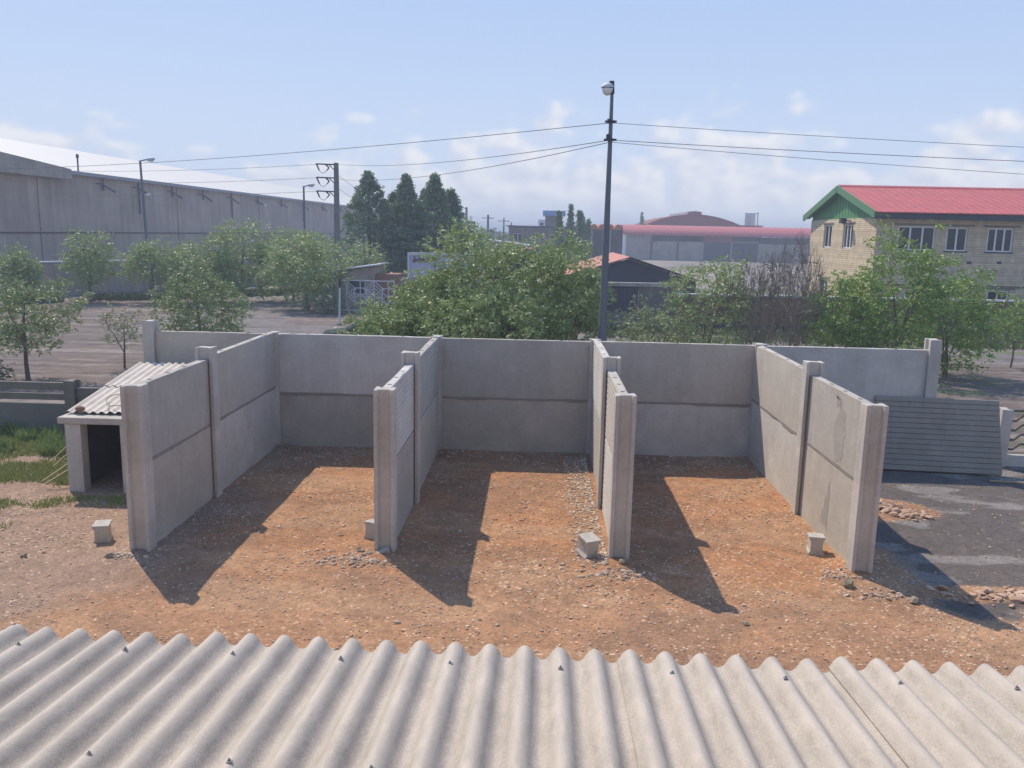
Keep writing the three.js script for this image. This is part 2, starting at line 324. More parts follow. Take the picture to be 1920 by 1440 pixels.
function divider(k, label, spec) {
  const x = FX[k], t = thing('divider_wall', label, 'wall', [x, 0, spec.z0], 0, 'dividing walls of the storage bays');
  const P = (n, g, m = mt.concrete) => { const o = mesh(n, g.translate(0, 0, -spec.z0), m, t); return o; };
  mesh('post', hPost(0, 0, spec.hf, 0, 3 + k, spec.lean ?? 0), mt.post, t);
  mesh('post', hPost(0, spec.zm - spec.z0, 3.12, 0, 9 + k), mt.post, t);
  const rows = [[spec.z0 - 0.08, spec.zm + 0.08, spec.topF, [-0.95, -0.25, 0.45]], [spec.zm - 0.08, -20.55, spec.topR, [-1.3, -0.4, 0.5, 1.4]]];
  for (const [za, zb, top, holes] of rows) {
    const L = za - zb, mid = (za + zb) / 2;
    for (const [y0, y1, hl] of [[-0.2, wallJoint - 0.012, []], [wallJoint + 0.012, top, holes]]) {
      const parts = [slab(L, y1 - y0, 0.15, hl)]; if (spec.rib) parts.push(ribs(L, y1 - y0, 0.15, spec.rib, Math.round((y1 - y0) / 0.105)));
      for (const g of parts) { g.rotateY(Math.PI / 2); g.translate(0, y0, mid); }
      P('panel', join(parts), [mt.concrete, mt.concreteB, mt.concreteC][(k + (y0 > 0 ? 1 : 0) + (top === spec.topF ? 1 : 0)) % 3]);
    }
    if (!spec.rib) { const g = smear(L - 0.12, 0.06, 0.012, 20 + k * 5 + (top === spec.topF ? 1 : 0)); g.rotateY(Math.PI / 2 * (spec.side ?? 1)); g.translate((spec.side ?? 1) * 0.075, wallJoint, mid); P('mortar_joint', g, mt.mortar); }
  }
  return t;
}
divider(0, 'leftmost concrete dividing wall, smooth shaded face, beside the corrugated-roof hut', { z0: -13.36, zm: -16.4, hf: 2.9, topF: 2.88, topR: 2.92, side: 1 });
divider(1, 'second concrete dividing wall from the left, grooved face in shade', { z0: -13.6, zm: -16.4, hf: 2.9, topF: 2.88, topR: 2.9, rib: 1 });
divider(2, 'third concrete dividing wall from the left, scalloped grooved face in sun', { z0: -13.62, zm: -16.4, hf: 2.9, topF: 2.86, topR: 2.93, rib: -1, lean: 0 });
const dividerD = divider(3, 'rightmost concrete dividing wall, smooth sunlit face with grey patches', { z0: -13.36, zm: -16.45, hf: 2.9, topF: 2.86, topR: 2.9, side: -1 });
// repair patches on the sunlit panel: the stain's own outline, thin cement wash
{
  const patch = (pts, y, z, n) => { const g = prism(pts.map(([a, b]) => [a, b]), 0.003); g.rotateY(-Math.PI / 2); g.translate(-0.0755, y, z + 13.36); mesh(n, g, M('#d2cfcc', 0.95, { map: concreteTex }), dividerD); };
  const rag = (list, s) => list.map(([a, b], i) => [a + 0.075 * (hash(i, 3, s) - 0.5), b + 0.09 * (hash(i, 7, s) - 0.5)]);
  const dense = (pts, s) => { const o = []; for (let i = 0; i < pts.length; i++) { const a = pts[i], b = pts[(i + 1) % pts.length]; for (let k = 0; k < 5; k++) o.push([lerp(a[0], b[0], k / 5), lerp(a[1], b[1], k / 5)]); } return rag(o, s); };
  patch(dense([[-0.3, 0.1], [-0.22, -0.35], [-0.02, -0.5], [0.2, -0.42], [0.26, 0.05], [0.16, 0.4], [0.06, 0.42], [-0.02, 0.62], [-0.12, 0.4]], 1), 2.1, -14.55, 'cement_patch');
  patch(dense([[-0.1, 0.06], [-0.08, -0.09], [0.1, -0.11], [0.12, 0.1]], 2), 2.68, -14.75, 'cement_patch');
  patch(dense([[-0.22, -0.45], [0.1, -0.45], [0.14, 0.15], [0.06, 0.42], [-0.04, 0.1]], 3), 0.75, -14.9, 'cement_patch');
}
// back wall: six bays of panels between posts
{
  const zb = -20.68, t = thing('back_wall', 'long grey precast concrete wall closing the rear of the bays', 'wall', [0, 0, zb]);
  const px = [-9.63, -6.52, -2.45, 1.46, 5.48, 9.66];
  px.forEach((x, i) => { mesh('post', hPost(x, 0, i === 0 || i === 5 ? 3.14 : 2.93, Math.PI / 2, 30 + i), mt.post, t); });
  for (let i = 0; i < 5; i++) {
    const L = px[i + 1] - px[i] - 0.16, mid = (px[i] + px[i + 1]) / 2;
    for (const [y0, y1] of [[-0.2, 1.37], [1.395, 2.87 + 0.01 * (i % 2)]]) { const g = slab(L, y1 - y0, 0.15, y0 > 0 ? [-L * 0.3, 0, L * 0.3] : []); g.translate(mid, y0, 0); mesh('panel', g, [mt.concrete, mt.concreteB, mt.concreteC][(i * 2 + (y0 > 0 ? 1 : 0)) % 3], t); }
    const g = smear(L - 0.1, 0.06, 0.012, 60 + i * 3); g.translate(mid, 1.385, 0.074); mesh('mortar_joint', g, mt.mortar, t);
  }
}
// offcuts of H posts lying in the yard
function offcut(label, x, z, turn, len, s = 1, tilt = 0) {
  const g = new THREE.ExtrudeGeometry(hOutline(0.33, 0.27, 0.18, 0.032, 0.05), { depth: len, bevelEnabled: true, bevelSize: 0.006, bevelThickness: 0.006, bevelSegments: 1 });
  g.rotateZ(Math.PI / 2); g.translate(0, 0, -len / 2); g.scale(s, s, s); g.rotateX(tilt); g.rotateY(turn); g.computeBoundingBox(); g.translate(0, -g.boundingBox.min.y - 0.015, 0);
  const m = mesh('concrete_block', g, mt.post); m.position.set(x, yardH(x, z), z); tag(m, label, 'concrete block', 'offcut concrete blocks lying in the yard');
}
offcut('waisted concrete offcut block on bare earth left of the bays', -7.5, -13.85, 0.25, 0.3, 0.95, 0.06);
offcut('concrete offcut half hidden behind the second dividing wall', -2.82, -14.3, -0.4, 0.24, 0.9, -0.1);
offcut('pale tilted concrete offcut block left of the third dividing wall', 0.98, -13.68, 0.5, 0.3, 1, 0.16);
offcut('concrete offcut block leaning by the rightmost dividing wall', 5.0, -14.25, -0.15, 0.28, 0.95, -0.05);
{
  const g = rbox(-0.11, 0.11, 0, 0.1, -0.06, 0.06, 0.012); g.rotateZ(0.35); g.rotateY(0.5);
  const m = mesh('brick', g, mt.concreteB); m.position.set(-2.47, 0.07, -13.42); tag(m, 'small broken brick at foot of the second dividing wall post', 'brick');
}

// ------------------------------------------------------------------ corrugated sheets
function corrugated(nWave, pitch, depth, len, o = {}) {                 // waves along x (starting at o.start waves), length along +z, lip lift across
  const start = o.start ?? 0, per = o.per ?? 16, cols = Math.round(nWave * per), rows = o.rows ?? 10, th = 0.0065, v = [], uv = [], idx = [];
  const prof = (x) => { const c = Math.cos(2 * Math.PI * x / pitch); return depth / 2 * Math.sign(c) * Math.abs(c) ** (o.sharp ?? 1); };
  for (const s of [0, 1]) for (let j = 0; j <= rows; j++) for (let i = 0; i <= cols; i++) {
    const x = (start + nWave * i / cols) * pitch, sag = (o.sag ?? 0) * Math.sin(Math.PI * j / rows), y = prof(x) + (o.lift ?? 0) * (1 - i / cols) + sag - (s ? th : 0);
    v.push(x, y, len * j / rows); uv.push(x + (o.u0 ?? 0), len * j / rows);
  }
  const W = cols + 1, N = W * (rows + 1), q = (a, b, c, d) => idx.push(a, b, c, a, c, d);
  for (let j = 0; j < rows; j++) for (let i = 0; i < cols; i++) { const a = j * W + i; q(a, a + W, a + W + 1, a + 1); q(N + a, N + a + 1, N + a + W + 1, N + a + W); }
  for (let i = 0; i < cols; i++) { q(i, i + 1, N + i + 1, N + i); const a = rows * W + i; q(a, N + a, N + a + 1, a + 1); }
  for (let j = 0; j < rows; j++) { let a = j * W; q(a, N + a, N + a + W, a + W); a += cols; q(a, a + W, N + a + W, N + a); }
  const g = new THREE.BufferGeometry(); g.setAttribute('position', new THREE.Float32BufferAttribute(v, 3)); g.setAttribute('uv', new THREE.Float32BufferAttribute(uv, 2)); g.setIndex(idx); g.computeVertexNormals(); return g;
}
// near shed: its corrugated roof fills the lower edge of the picture
{
  const pitch = 0.177, t = thing('shed', 'near shed with pale corrugated fibre-cement roof along the bottom edge', 'shed', [0.16, 3.355, -3.98], THREE.MathUtils.degToRad(-0.75));
  const slope = 0.1005, len = 4.6;
  const roof = new THREE.Group(); roof.name = 'roof'; roof.rotation.x = -slope; t.add(roof);   // +z runs up the slope towards the viewer
  for (let k = -4; k <= 4; k++) {
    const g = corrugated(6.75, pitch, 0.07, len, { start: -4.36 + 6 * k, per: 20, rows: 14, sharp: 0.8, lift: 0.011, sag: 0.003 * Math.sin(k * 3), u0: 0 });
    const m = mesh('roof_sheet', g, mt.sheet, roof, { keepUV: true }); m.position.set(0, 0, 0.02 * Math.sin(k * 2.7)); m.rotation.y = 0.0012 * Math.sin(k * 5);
  }
  const bolt = join([new THREE.CylinderGeometry(0.012, 0.013, 0.003, 14).translate(0, 0.002, 0), new THREE.CylinderGeometry(0.007, 0.007, 0.007, 6).translate(0, 0.006, 0), new THREE.CylinderGeometry(0.0035, 0.0035, 0.006, 8).translate(0, 0.012, 0)]);
  for (const [row, ph] of [[0.27, 0], [1.235, -1]]) for (let c = -24; c <= 24; c += 3) {
    const m = mesh('roof_bolt', bolt.clone(), mt.bolt, roof); m.position.set((c + ph) * pitch + 0.006 * Math.sin(c * 4), 0.042, row + 0.012 * Math.sin(c * 2.2)); m.rotation.set(0.15 * Math.sin(c), 0, 0.2 * Math.sin(c * 1.7));
  }
  for (const z of [0.26, 1.22, 2.6]) { const g = box(-4.8, 4.8, -0.12, -0.04, z - 0.03, z + 0.03); mesh('purlin', g, mt.wood, roof); }
  mesh('unseen_facade', box(-15, 15, -3.4, 6.5, 4.75, 5.0), mt.brick, t);                       // unseen building the view is taken from, added to block sky light
  mesh('wall', box(-4.6, 4.6, -3.4, -0.1, 0.3, 0.5), mt.plaster, t);
  mesh('wall', box(-4.6, -4.4, -3.4, -0.1, 0.5, 4.74), mt.plaster, t); mesh('wall', box(4.4, 4.6, -3.4, -0.1, 0.5, 4.74), mt.plaster, t);
}
// small hut left of the bays
{
  const t = thing('hut', 'small concrete hut with two-row corrugated roof beside the leftmost bay', 'hut', [-8.8, 0, -16.6]);
  const L = -0.82, R = 0.86;
  for (const [x0, x1] of [[L + 0.04, L + 0.36], [0.36, 0.7]]) mesh('post', rbox(x0, x1, -0.2, 1.44, -0.16, 0.1, 0.012), mt.post, t);
  mesh('lintel', rbox(L - 0.08, R, 1.442, 1.575, -0.36, 0.14, 0.008), mt.concreteB, t);
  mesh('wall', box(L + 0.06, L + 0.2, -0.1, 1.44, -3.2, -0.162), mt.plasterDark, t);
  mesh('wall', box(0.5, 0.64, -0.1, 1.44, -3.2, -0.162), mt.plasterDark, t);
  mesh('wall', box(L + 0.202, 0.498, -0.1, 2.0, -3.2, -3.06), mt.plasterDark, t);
  mesh('gable', prism([[0, 1.44], [2.85, 1.44], [2.85, 1.95]], 0.12).rotateY(Math.PI / 2).translate(L + 0.08, 0, -0.36), mt.concrete, t);
  const roof = new THREE.Group(); roof.name = 'roof'; roof.position.set(L - 0.02, 1.625, -0.14); roof.rotation.set(0.152, Math.PI, 0); t.add(roof);
  const P = 0.177;
  const row = (z, lift, n, start, len) => { const m = mesh('roof_sheet', corrugated(n, P, 0.046, len, { start, per: 12, rows: 6, lift: 0.004 }), mt.sheetHut, roof, { keepUV: true }); m.position.set(0, lift, z); };
  row(0.02, 0, 5.2, -5, 1.75); row(0.03, 0.008, 5.1, -9.9, 1.72); row(1.62, 0.018, 5.2, -4.8, 1.75); row(1.6, 0.026, 5.1, -9.7, 1.75);
  const c = thing('cable', 'thin bent cable lying loose on the hut roof', 'cable', [-8.8, 0, -16.6]);
  mesh('strand', tube([[0.62, 1.79, -0.5], [0.25, 1.76, -0.42], [-0.02, 1.74, -0.33], [-0.25, 1.79, -0.62], [-0.3, 1.83, -0.85], [-0.1, 1.87, -1.05], [0.2, 1.9, -1.25]], 0.008, 60, 6), mt.cable, c);
  mesh('strand', tube([[-0.02, 1.74, -0.3], [0.02, 1.68, -0.15], [0.05, 1.66, -0.13]], 0.007, 12, 6), mt.cable, c);
  const g = new THREE.IcosahedronGeometry(0.08, 1); g.scale(1.3, 0.8, 1); const st = mesh('stone', g, mt.rust); st.position.set(-9.4, 1.69, -16.8); tag(st, 'fist-sized reddish stone on the front corner of the hut roof', 'stone');
}
// battens leaning on the hut's left side
[[0, 0.2, 0], [0.02, 0.36, 0.03], [0.0, 0.72, -0.5], [-0.05, 0.9, -0.6]].forEach(([dx, y, dz], i) => {
  const g = bar([-0.42 - 0.05 * i, y * 0.45 + 0.02, 0.3], [0.08, y + 0.26, -0.2], 0.035, 0.018), m = mesh('batten', g, mt.wood); m.position.set(-9.72 + dx, 0, -16.9 + dz);
  tag(m, ['lowest pale wooden batten leaning on the hut side', 'second wooden batten up on the hut side', 'third wooden batten up on the hut side', 'topmost wooden batten leaning on the hut side'][i], 'batten', 'wooden battens leaning on the hut');
});

// ------------------------------------------------------------------ fences in line with the back wall
{
  const z = -21.5, t = thing('rail_fence', 'grey concrete rail fence with solid lower panel at left edge', 'fence', [-14, 0, z]);
  for (const x of [-4.15, 1.8]) mesh('post', hPost(x, 0, 1.42, Math.PI / 2, 80 + x), mt.agedConcrete, t);
  mesh('rail', rbox(-4.0, 1.7, 1.13, 1.33, -0.05, 0.05, 0.01), mt.agedConcrete, t);
  mesh('rail', rbox(-4.0, 1.7, 0.86, 1.03, -0.05, 0.05, 0.01), mt.agedConcrete, t);
  mesh('panel', rbox(-4.0, 1.7, -0.1, 0.76, -0.06, 0.06, 0.01), mt.agedConcrete, t);
  mesh('panel', rbox(1.92, 4.3, -0.1, 1.21, -0.06, 0.06, 0.01), mt.agedConcrete, t);
}
{
  const t = thing('lattice_fence', 'precast lattice fence with wavy bars at the right edge', 'fence', [11.55, 0, -20.75]);
  for (const x of [0, 2.6]) mesh('post', hPost(x, 0, 1.46, Math.PI / 2, 95 + x, x ? 0 : -0.035), mt.post, t);
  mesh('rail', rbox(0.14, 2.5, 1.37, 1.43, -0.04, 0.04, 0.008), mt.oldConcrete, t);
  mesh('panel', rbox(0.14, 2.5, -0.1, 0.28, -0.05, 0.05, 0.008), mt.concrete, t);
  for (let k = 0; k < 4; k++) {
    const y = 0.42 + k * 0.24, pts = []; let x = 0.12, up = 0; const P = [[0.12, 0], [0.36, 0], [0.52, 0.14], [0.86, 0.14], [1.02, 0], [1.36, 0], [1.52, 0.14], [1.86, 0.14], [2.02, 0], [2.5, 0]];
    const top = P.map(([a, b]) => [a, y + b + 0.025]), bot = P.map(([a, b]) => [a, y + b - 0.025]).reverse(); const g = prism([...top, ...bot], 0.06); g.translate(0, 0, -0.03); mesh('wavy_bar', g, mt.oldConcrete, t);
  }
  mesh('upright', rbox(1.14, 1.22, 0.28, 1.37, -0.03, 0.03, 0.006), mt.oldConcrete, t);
}
// ribbed spare panel leaning on the end of the back wall
{
  const t = thing('spare_panel', 'horizontally grooved grey concrete panel leaning behind the rightmost wall', 'concrete panel', [9.72, 0, -19.85], -0.09);
  const Lg = 2.85, hgt = 1.8, parts = [slab(Lg, hgt, 0.1, []), ribs(Lg, hgt, 0.1, 1, 14, 0.024, 0.12)]; const g = join(parts); g.rotateX(-0.36); g.translate(0, 0.02, 0); mesh('panel', g, M('#c2beb6', 0.95, { map: concreteTex }), t);
}
// leftover timber on the ground by the panel
{ const m = mesh('plank', bar([10.6, 0.03, -19.2], [11.5, 0.03, -19.1], 0.06, 0.03), mt.wood); tag(m, 'narrow pale plank on the ground before the grooved panel', 'plank'); }

// ------------------------------------------------------------------ long hall at the left
{
  const len = 215, t = thing('hall', 'huge long hall at left with pale metal roof and shaded brick side', 'hall', [-48.3, 0, -58], THREE.MathUtils.degToRad(87.6));
  mesh('wall', box(0, len, 0, 10.6, -0.4, 0), mt.hallWall, t);
  mesh('wall', box(0, 0.4, 0, 10.6, -30, -0.402), mt.hallWall, t);
  mesh('wall', box(0, len, 0, 10.6, -30.4, -30.002), mt.hallWall, t);
  mesh('gable', prism([[0, 10.6], [-30, 10.6], [-15, 14.75]], 0.4).rotateY(Math.PI / 2).scale(1, 1, -1).translate(0, 0, -30), mt.plasterGrey, t);
  const sl = Math.atan2(4.2, 15.4), roofPart = (s) => { const g = box(-0.6, len + 0.6, -0.08, 0.04, -16.1, 0); g.rotateX(sl * 1); g.translate(0, 10.62, 0.55); if (s < 0) { g.scale(1, 1, -1); g.translate(0, 0, -30.4); return g; } return g; };
  mesh('roof', roofPart(1), mt.hallRoof, t); mesh('roof', roofPart(-1), mt.hallRoof, t);
  mesh('gutter', box(0, len, 10.3, 10.66, 0.12, 0.55), mt.trimGrey, t);
  mesh('string_course', box(0, len, 4.48, 4.62, 0.002, 0.1), mt.plasterDark, t);
  for (let s = 22; s < len; s += 28.4) mesh('pilaster', box(s, s + 0.5, 0, 4.46, 0.002, 0.12), mt.hallWall, t), mesh('pilaster', box(s, s + 0.5, 4.64, 10.28, 0.002, 0.1), mt.hallWall, t);
  mesh('parapet_panel', prism([[0, 9.75], [26.4, 9.75], [26.4, 10.75], [17, 11.4], [0, 12.5]], 0.25).translate(0, 0, 0.6), mt.plasterPale, t);
  for (let i = 0; i < 15; i++) {                                         // gutter outlets with slanting spouts
    const s = 33 + i * (7.2 + i * 0.35), dr = i % 3 === 1 ? 3.6 : 1.3;
    mesh('downpipe', [box(s, s + 0.14, 10.3 - dr, 10.3, 0.14, 0.28), bar([s + 0.07, 10.1 - 0.5, 0.2], [s + 1.5, 8.9, 0.75], 0.16), bar([s + 0.07, 9.7, 0.2], [s - 1.2, 9.7, 0.2], 0.12)], mt.darkMetal, t);
  }
  mesh('vent_pipe', [rod([28.3, 10.7, 0.4], [28.3, 12.3, 0.4], 0.08), rod([28.3, 12.0, 0.4], [28.3, 12.35, 0.4], 0.14)], mt.darkMetal, t);
  for (const s of [40.5, 78]) mesh('wall_lamp', [rod([s + 3.2, 8.6, 0.05], [s, 9.0, 1.4], 0.05), prism([[0, 0], [0.9, 0.1], [0.85, -0.12], [0.1, -0.2]], 0.3).translate(s - 0.9, 8.95, 1.3)], mt.whiteDull, t);
}
{
  const a = [-45, -48], b = [-25.5, -85], L = Math.hypot(b[0] - a[0], b[1] - a[1]), th = Math.atan2(-(b[1] - a[1]), b[0] - a[0]);
  const t = thing('boundary_wall', 'dark boundary wall with pale coping in front of the long hall', 'wall', [a[0], 0, a[1]], th);
  mesh('wall', box(0, L, -0.2, 2.5, -0.15, 0.15), mt.hallWall, t);
  mesh('coping', box(-0.1, L, 2.502, 2.62, -0.24, 0.24), mt.whiteDull, t);
}

// ------------------------------------------------------------------ brick house with red roof at the right
function windowAt(t, x, y, w, h, z, n, name = 'window') {                // white frame, n lights, set in the plane z facing +z
  const f = 0.08, parts = [box(x, x + w, y, y + f, z, z + 0.09), box(x, x + w, y + h - f, y + h, z, z + 0.09), box(x, x + f, y + f, y + h - f, z, z + 0.09), box(x + w - f, x + w, y + f, y + h - f, z, z + 0.09)];
  for (let i = 1; i < n; i++) parts.push(box(x + w * i / n - 0.05, x + w * i / n + 0.05, y + f, y + h - f, z, z + 0.085));
  const wdw = mesh(name, parts, mt.white, t);
  for (let i = 0; i < n; i++) mesh('pane', box(x + w * i / n + 0.055, x + w * (i + 1) / n - 0.055, y + f, y + h - f, z + 0.02, z + 0.035), mt.glass, wdw);
  mesh('sill', box(x - 0.12, x + w + 0.12, y - 0.09, y - 0.003, z + 0.002, z + 0.16), mt.plasterGrey, wdw);
  return wdw;
}
{
  const t = thing('brick_house', 'two-storey pale brick house with red roof and green gable', 'house', [21.75, 0, -56], 0);
  const D = 13.3, W = 24, E = 7.4;
  const hole = (sh, x, y, w, h) => { const p = new THREE.Path(); p.moveTo(x, y); p.lineTo(x, y + h); p.lineTo(x + w, y + h); p.lineTo(x + w, y); sh.holes.push(p); };
  const frontWin = [[1.4, 4.88, 2.4, 1.56, 3], [4.5, 4.88, 1.35, 1.54, 2], [7.1, 4.88, 1.65, 1.54, 3], [11.2, 4.88, 1.65, 1.54, 3], [2.2, 1.2, 1.4, 1.2, 2], [7.5, 1.0, 1.4, 1.45, 2], [11.2, 1.0, 1.4, 1.45, 2]];
  const sh = new THREE.Shape(); sh.moveTo(0, 0); sh.lineTo(W, 0); sh.lineTo(W, E); sh.lineTo(0, E); for (const [x, y, w, h] of frontWin) hole(sh, x, y, w, h);
  mesh('wall', new THREE.ExtrudeGeometry(sh, { depth: 0.3, bevelEnabled: false }).translate(0, 0, -0.3), mt.brick, t);
  const gableWin = [[4.1, 4.85, 1.9, 1.7, 3], [8.4, 4.85, 1.7, 1.7, 2], [4.4, 1.0, 1.7, 1.5, 2], [8.4, 1.0, 1.7, 1.5, 2]];
  const sg = new THREE.Shape(); sg.moveTo(0.3, 0); sg.lineTo(D, 0); sg.lineTo(D, 6.95); sg.lineTo(0.3, 6.95); for (const [x, y, w, h] of gableWin) hole(sg, x, y, w, h);
  mesh('wall', new THREE.ExtrudeGeometry(sg, { depth: 0.3, bevelEnabled: false }).rotateY(Math.PI / 2).translate(0, 0, 0), mt.brick, t);
  mesh('wall', box(0.3, W, 0, E, -D, -D + 0.3), mt.brick, t); mesh('wall', box(W - 0.3, W, 0, E, -D + 0.3, -0.3), mt.brick, t);
  mesh('floor_slab', box(0.3, W - 0.3, 3.5, 3.75, -D + 0.3, -0.3), mt.plaster, t);
  mesh('ceiling_slab', box(0.3, W - 0.3, 7.1, 7.36, -D + 0.3, -0.3), mt.plaster, t);
  for (const [x, y, w, h, n] of frontWin) { const wd = windowAt(t, x + 0.02, y + 0.02, w - 0.04, h - 0.04, -0.16, n); mesh('lintel', box(x - 0.35, x + w + 0.35, y + h + 0.06, y + h + 0.14, 0.002, 0.05), mt.plasterGrey, wd); }
  mesh('curtain', box(4.6, 5.0, 4.95, 6.3, -0.5, -0.46), mt.curtain, t); mesh('curtain', box(3.2, 3.7, 4.95, 6.3, -0.5, -0.46), mt.curtain, t);
  for (const [zz, y, w, h, n] of gableWin) {                                                   // built facing +z, then turned to face left
    const g = new THREE.Group(); const wd = windowAt(t, 0, 0, w - 0.04, h - 0.04, 0, n); wd.rotation.y = -Math.PI / 2; wd.position.set(0.17, y + 0.02, -zz - w + 0.02);
    mesh('lintel', box(-0.3, w + 0.3, h + 0.05, h + 0.13, 0.172, 0.22), mt.plasterGrey, wd);
  }
  mesh('string_course', box(-0.04, W, 2.62, 2.72, 0.002, 0.06), mt.plasterGrey, t);
  const ridge = 9.17, ov = 0.4, rise = (ridge - E) / (D / 2), drop = rise * 0.7;
  const gablePts = [[0, E], [-D, E], [-D / 2, ridge - 0.12]];
  const cl = [];                                                                                // green cladding boards
  for (let i = 0; i < 44; i++) { const z0 = -i * D / 44, z1 = -(i + 1) * D / 44 + 0.02, hh = (z) => E - 0.1 + (1 - Math.abs(z + D / 2) / (D / 2)) * (ridge - E - 0.05); mesh('gable_board', prism([[z0, 6.952], [z1, 6.952], [z1, hh(z1)], [z0, hh(z0)]].map(([a, b]) => [a, b]), 0.06).rotateY(-Math.PI / 2).translate(0.1 + 0.02 * (i % 2), 0, 0), mt.green, t); }
  const sl = Math.atan(rise), Ls = (D / 2 + 0.7) / Math.cos(sl);
  const slopePart = (s) => { const g = box(-ov, W + ov, 0, 0.07, 0, Ls); g.rotateX(sl); g.translate(0, ridge, 0); if (s < 0) { g.rotateY(Math.PI); g.translate(W, 0, 0); } g.translate(0, 0, -D / 2); return g; };
  const rf = mesh('roof', slopePart(1), mt.redRoof, t); mesh('roof', slopePart(-1), mt.redRoof, t);
  const seam = []; for (let x = -ov + 0.3; x < W; x += 0.55) { const g = box(x, x + 0.035, 0.071, 0.1, 0.05, Ls - 0.02); g.rotateX(sl); g.translate(0, ridge, -D / 2); seam.push(g); }
  mesh('roof_seams', seam, mt.redRoof, rf).userData.kind = 'stuff';
  mesh('ridge_cap', prism([[-0.22, -0.06], [0, 0.06], [0.22, -0.06], [0.22, -0.02], [0, 0.1], [-0.22, -0.02]], W + 2 * ov).rotateY(Math.PI / 2).translate(-ov, ridge + 0.08, -D / 2), mt.redRoof, rf);
  mesh('fascia', box(-ov, W, 6.84, 7.17, 0.55, 0.66), mt.darkTrim, t);
  mesh('soffit', box(-ov + 0.05, W, 6.86, 6.9, 0.002, 0.54), mt.darkTrim, t);
  for (const s of [1, -1]) { const g = box(-ov - 0.1, -ov - 0.005, -0.34, 0.12, 0, Ls + 0.05); g.rotateX(sl); if (s < 0) { g.scale(1, 1, -1); } g.translate(0, ridge, -D / 2); const q = s < 0 ? (() => { const n = (g.index ? g.toNonIndexed() : g), p = n.attributes.position; for (let i = 0; i < p.count; i += 3) { const a = [p.getX(i), p.getY(i), p.getZ(i)]; p.setXYZ(i, p.getX(i + 1), p.getY(i + 1), p.getZ(i + 1)); p.setXYZ(i + 1, ...a); } n.computeVertexNormals(); return n; })() : g; mesh('bargeboard', q, mt.greenTrim, t);
    const u = box(-ov, 0.06, -0.16, -0.06, 0.1, Ls); u.rotateX(sl); if (s < 0) u.rotateY(Math.PI), u.translate(-ov + 0.06, 0, 0); u.translate(0, ridge, -D / 2); mesh('soffit', u, mt.greenTrim, t); }
  mesh('floodlight', [bar([0.0, 6.75, -4.6], [-0.5, 6.85, -4.6], 0.07), box(-0.75, -0.4, 6.6, 6.95, -4.85, -4.35)], mt.darkMetal, t);
  mesh('vent', box(7.9, 8.15, 4.15, 4.3, 0.002, 0.06), mt.darkTrim, t); mesh('vent', box(6.0, 6.25, 4.1, 4.25, 0.002, 0.06), mt.darkTrim, t); mesh('vent', box(6.9, 7.1, 3.6, 3.7, 0.002, 0.05), mt.darkTrim, t);
}
// compound wall in front of it, with the barred opening near the lamp pole
{
  const t = thing('compound_wall', 'brick compound wall with pale coping below the red-roofed house', 'wall', [2, 0, -50.2], THREE.MathUtils.degToRad(2.2));
  mesh('wall', box(6.4, 46, -0.3, 2.04, -0.15, 0.15), mt.brickDull, t);
  mesh('coping', box(6.3, 46, 2.042, 2.14, -0.23, 0.23), mt.whiteDull, t);
  mesh('plinth', box(6.4, 46, -0.3, 0.35, 0.152, 0.2), mt.plasterDark, t);
  mesh('wall', box(-10, 2.1, -0.3, 2.5, -0.15, 0.15), mt.plasterGrey, t); mesh('wall', box(4.0, 6.2, -0.3, 2.5, -0.15, 0.15), mt.plasterGrey, t);
  mesh('wall', box(2.102, 3.998, -0.3, 0.85, -0.15, 0.15), mt.plasterGrey, t); mesh('lintel', box(-10, 6.3, 2.502, 2.72, -0.2, 0.22), mt.plaster, t);
  const gr = mesh('grille', [box(2.1, 4.0, 2.38, 2.46, -0.03, 0.03), box(2.1, 4.0, 1.55, 1.6, -0.03, 0.03), box(2.1, 4.0, 0.86, 0.92, -0.03, 0.03)], mt.darkMetal, t);
  for (let i = 0; i < 12; i++) mesh('grille_bar', rod([2.18 + i * 0.158, 0.9, 0], [2.18 + i * 0.158, 2.44, 0], 0.018, 0.018, 6), mt.darkMetal, gr);
}
{
  const t = thing('dark_shed', 'low shed with dark gable end and faded red roof behind the grille', 'shed', [6.5, 0, -62]);
  mesh('gable', prism([[-4.9, 0], [5, 0], [5, 2.25], [0.1, 3.78], [-4.9, 2.25]], 0.3).translate(0, 0, -0.3), mt.darkDoor, t);
  mesh('wall', box(-4.9, -4.6, 0, 2.2, -14, -0.302), mt.plasterDark, t); mesh('wall', box(4.7, 5, 0, 2.2, -14, -0.302), mt.plasterDark, t); mesh('wall', box(-4.598, 4.698, 0, 2.2, -14, -13.7), mt.plasterDark, t);
  for (const s of [-1, 1]) { const g = box(0, 5.6, 0, 0.07, -14.4, 0.45); g.rotateZ(-0.303); if (s < 0) g.rotateY(Math.PI), g.translate(0, 0, -13.95); g.translate(0.1, 3.88, 0); mesh('roof', g, s < 0 ? mt.redRoofOld : mt.darkDoor, t); }
  mesh('skylight_strip', box(3.2, 4.1, 1.2, 1.95, 0.002, 0.05), mt.curtain, t);
}
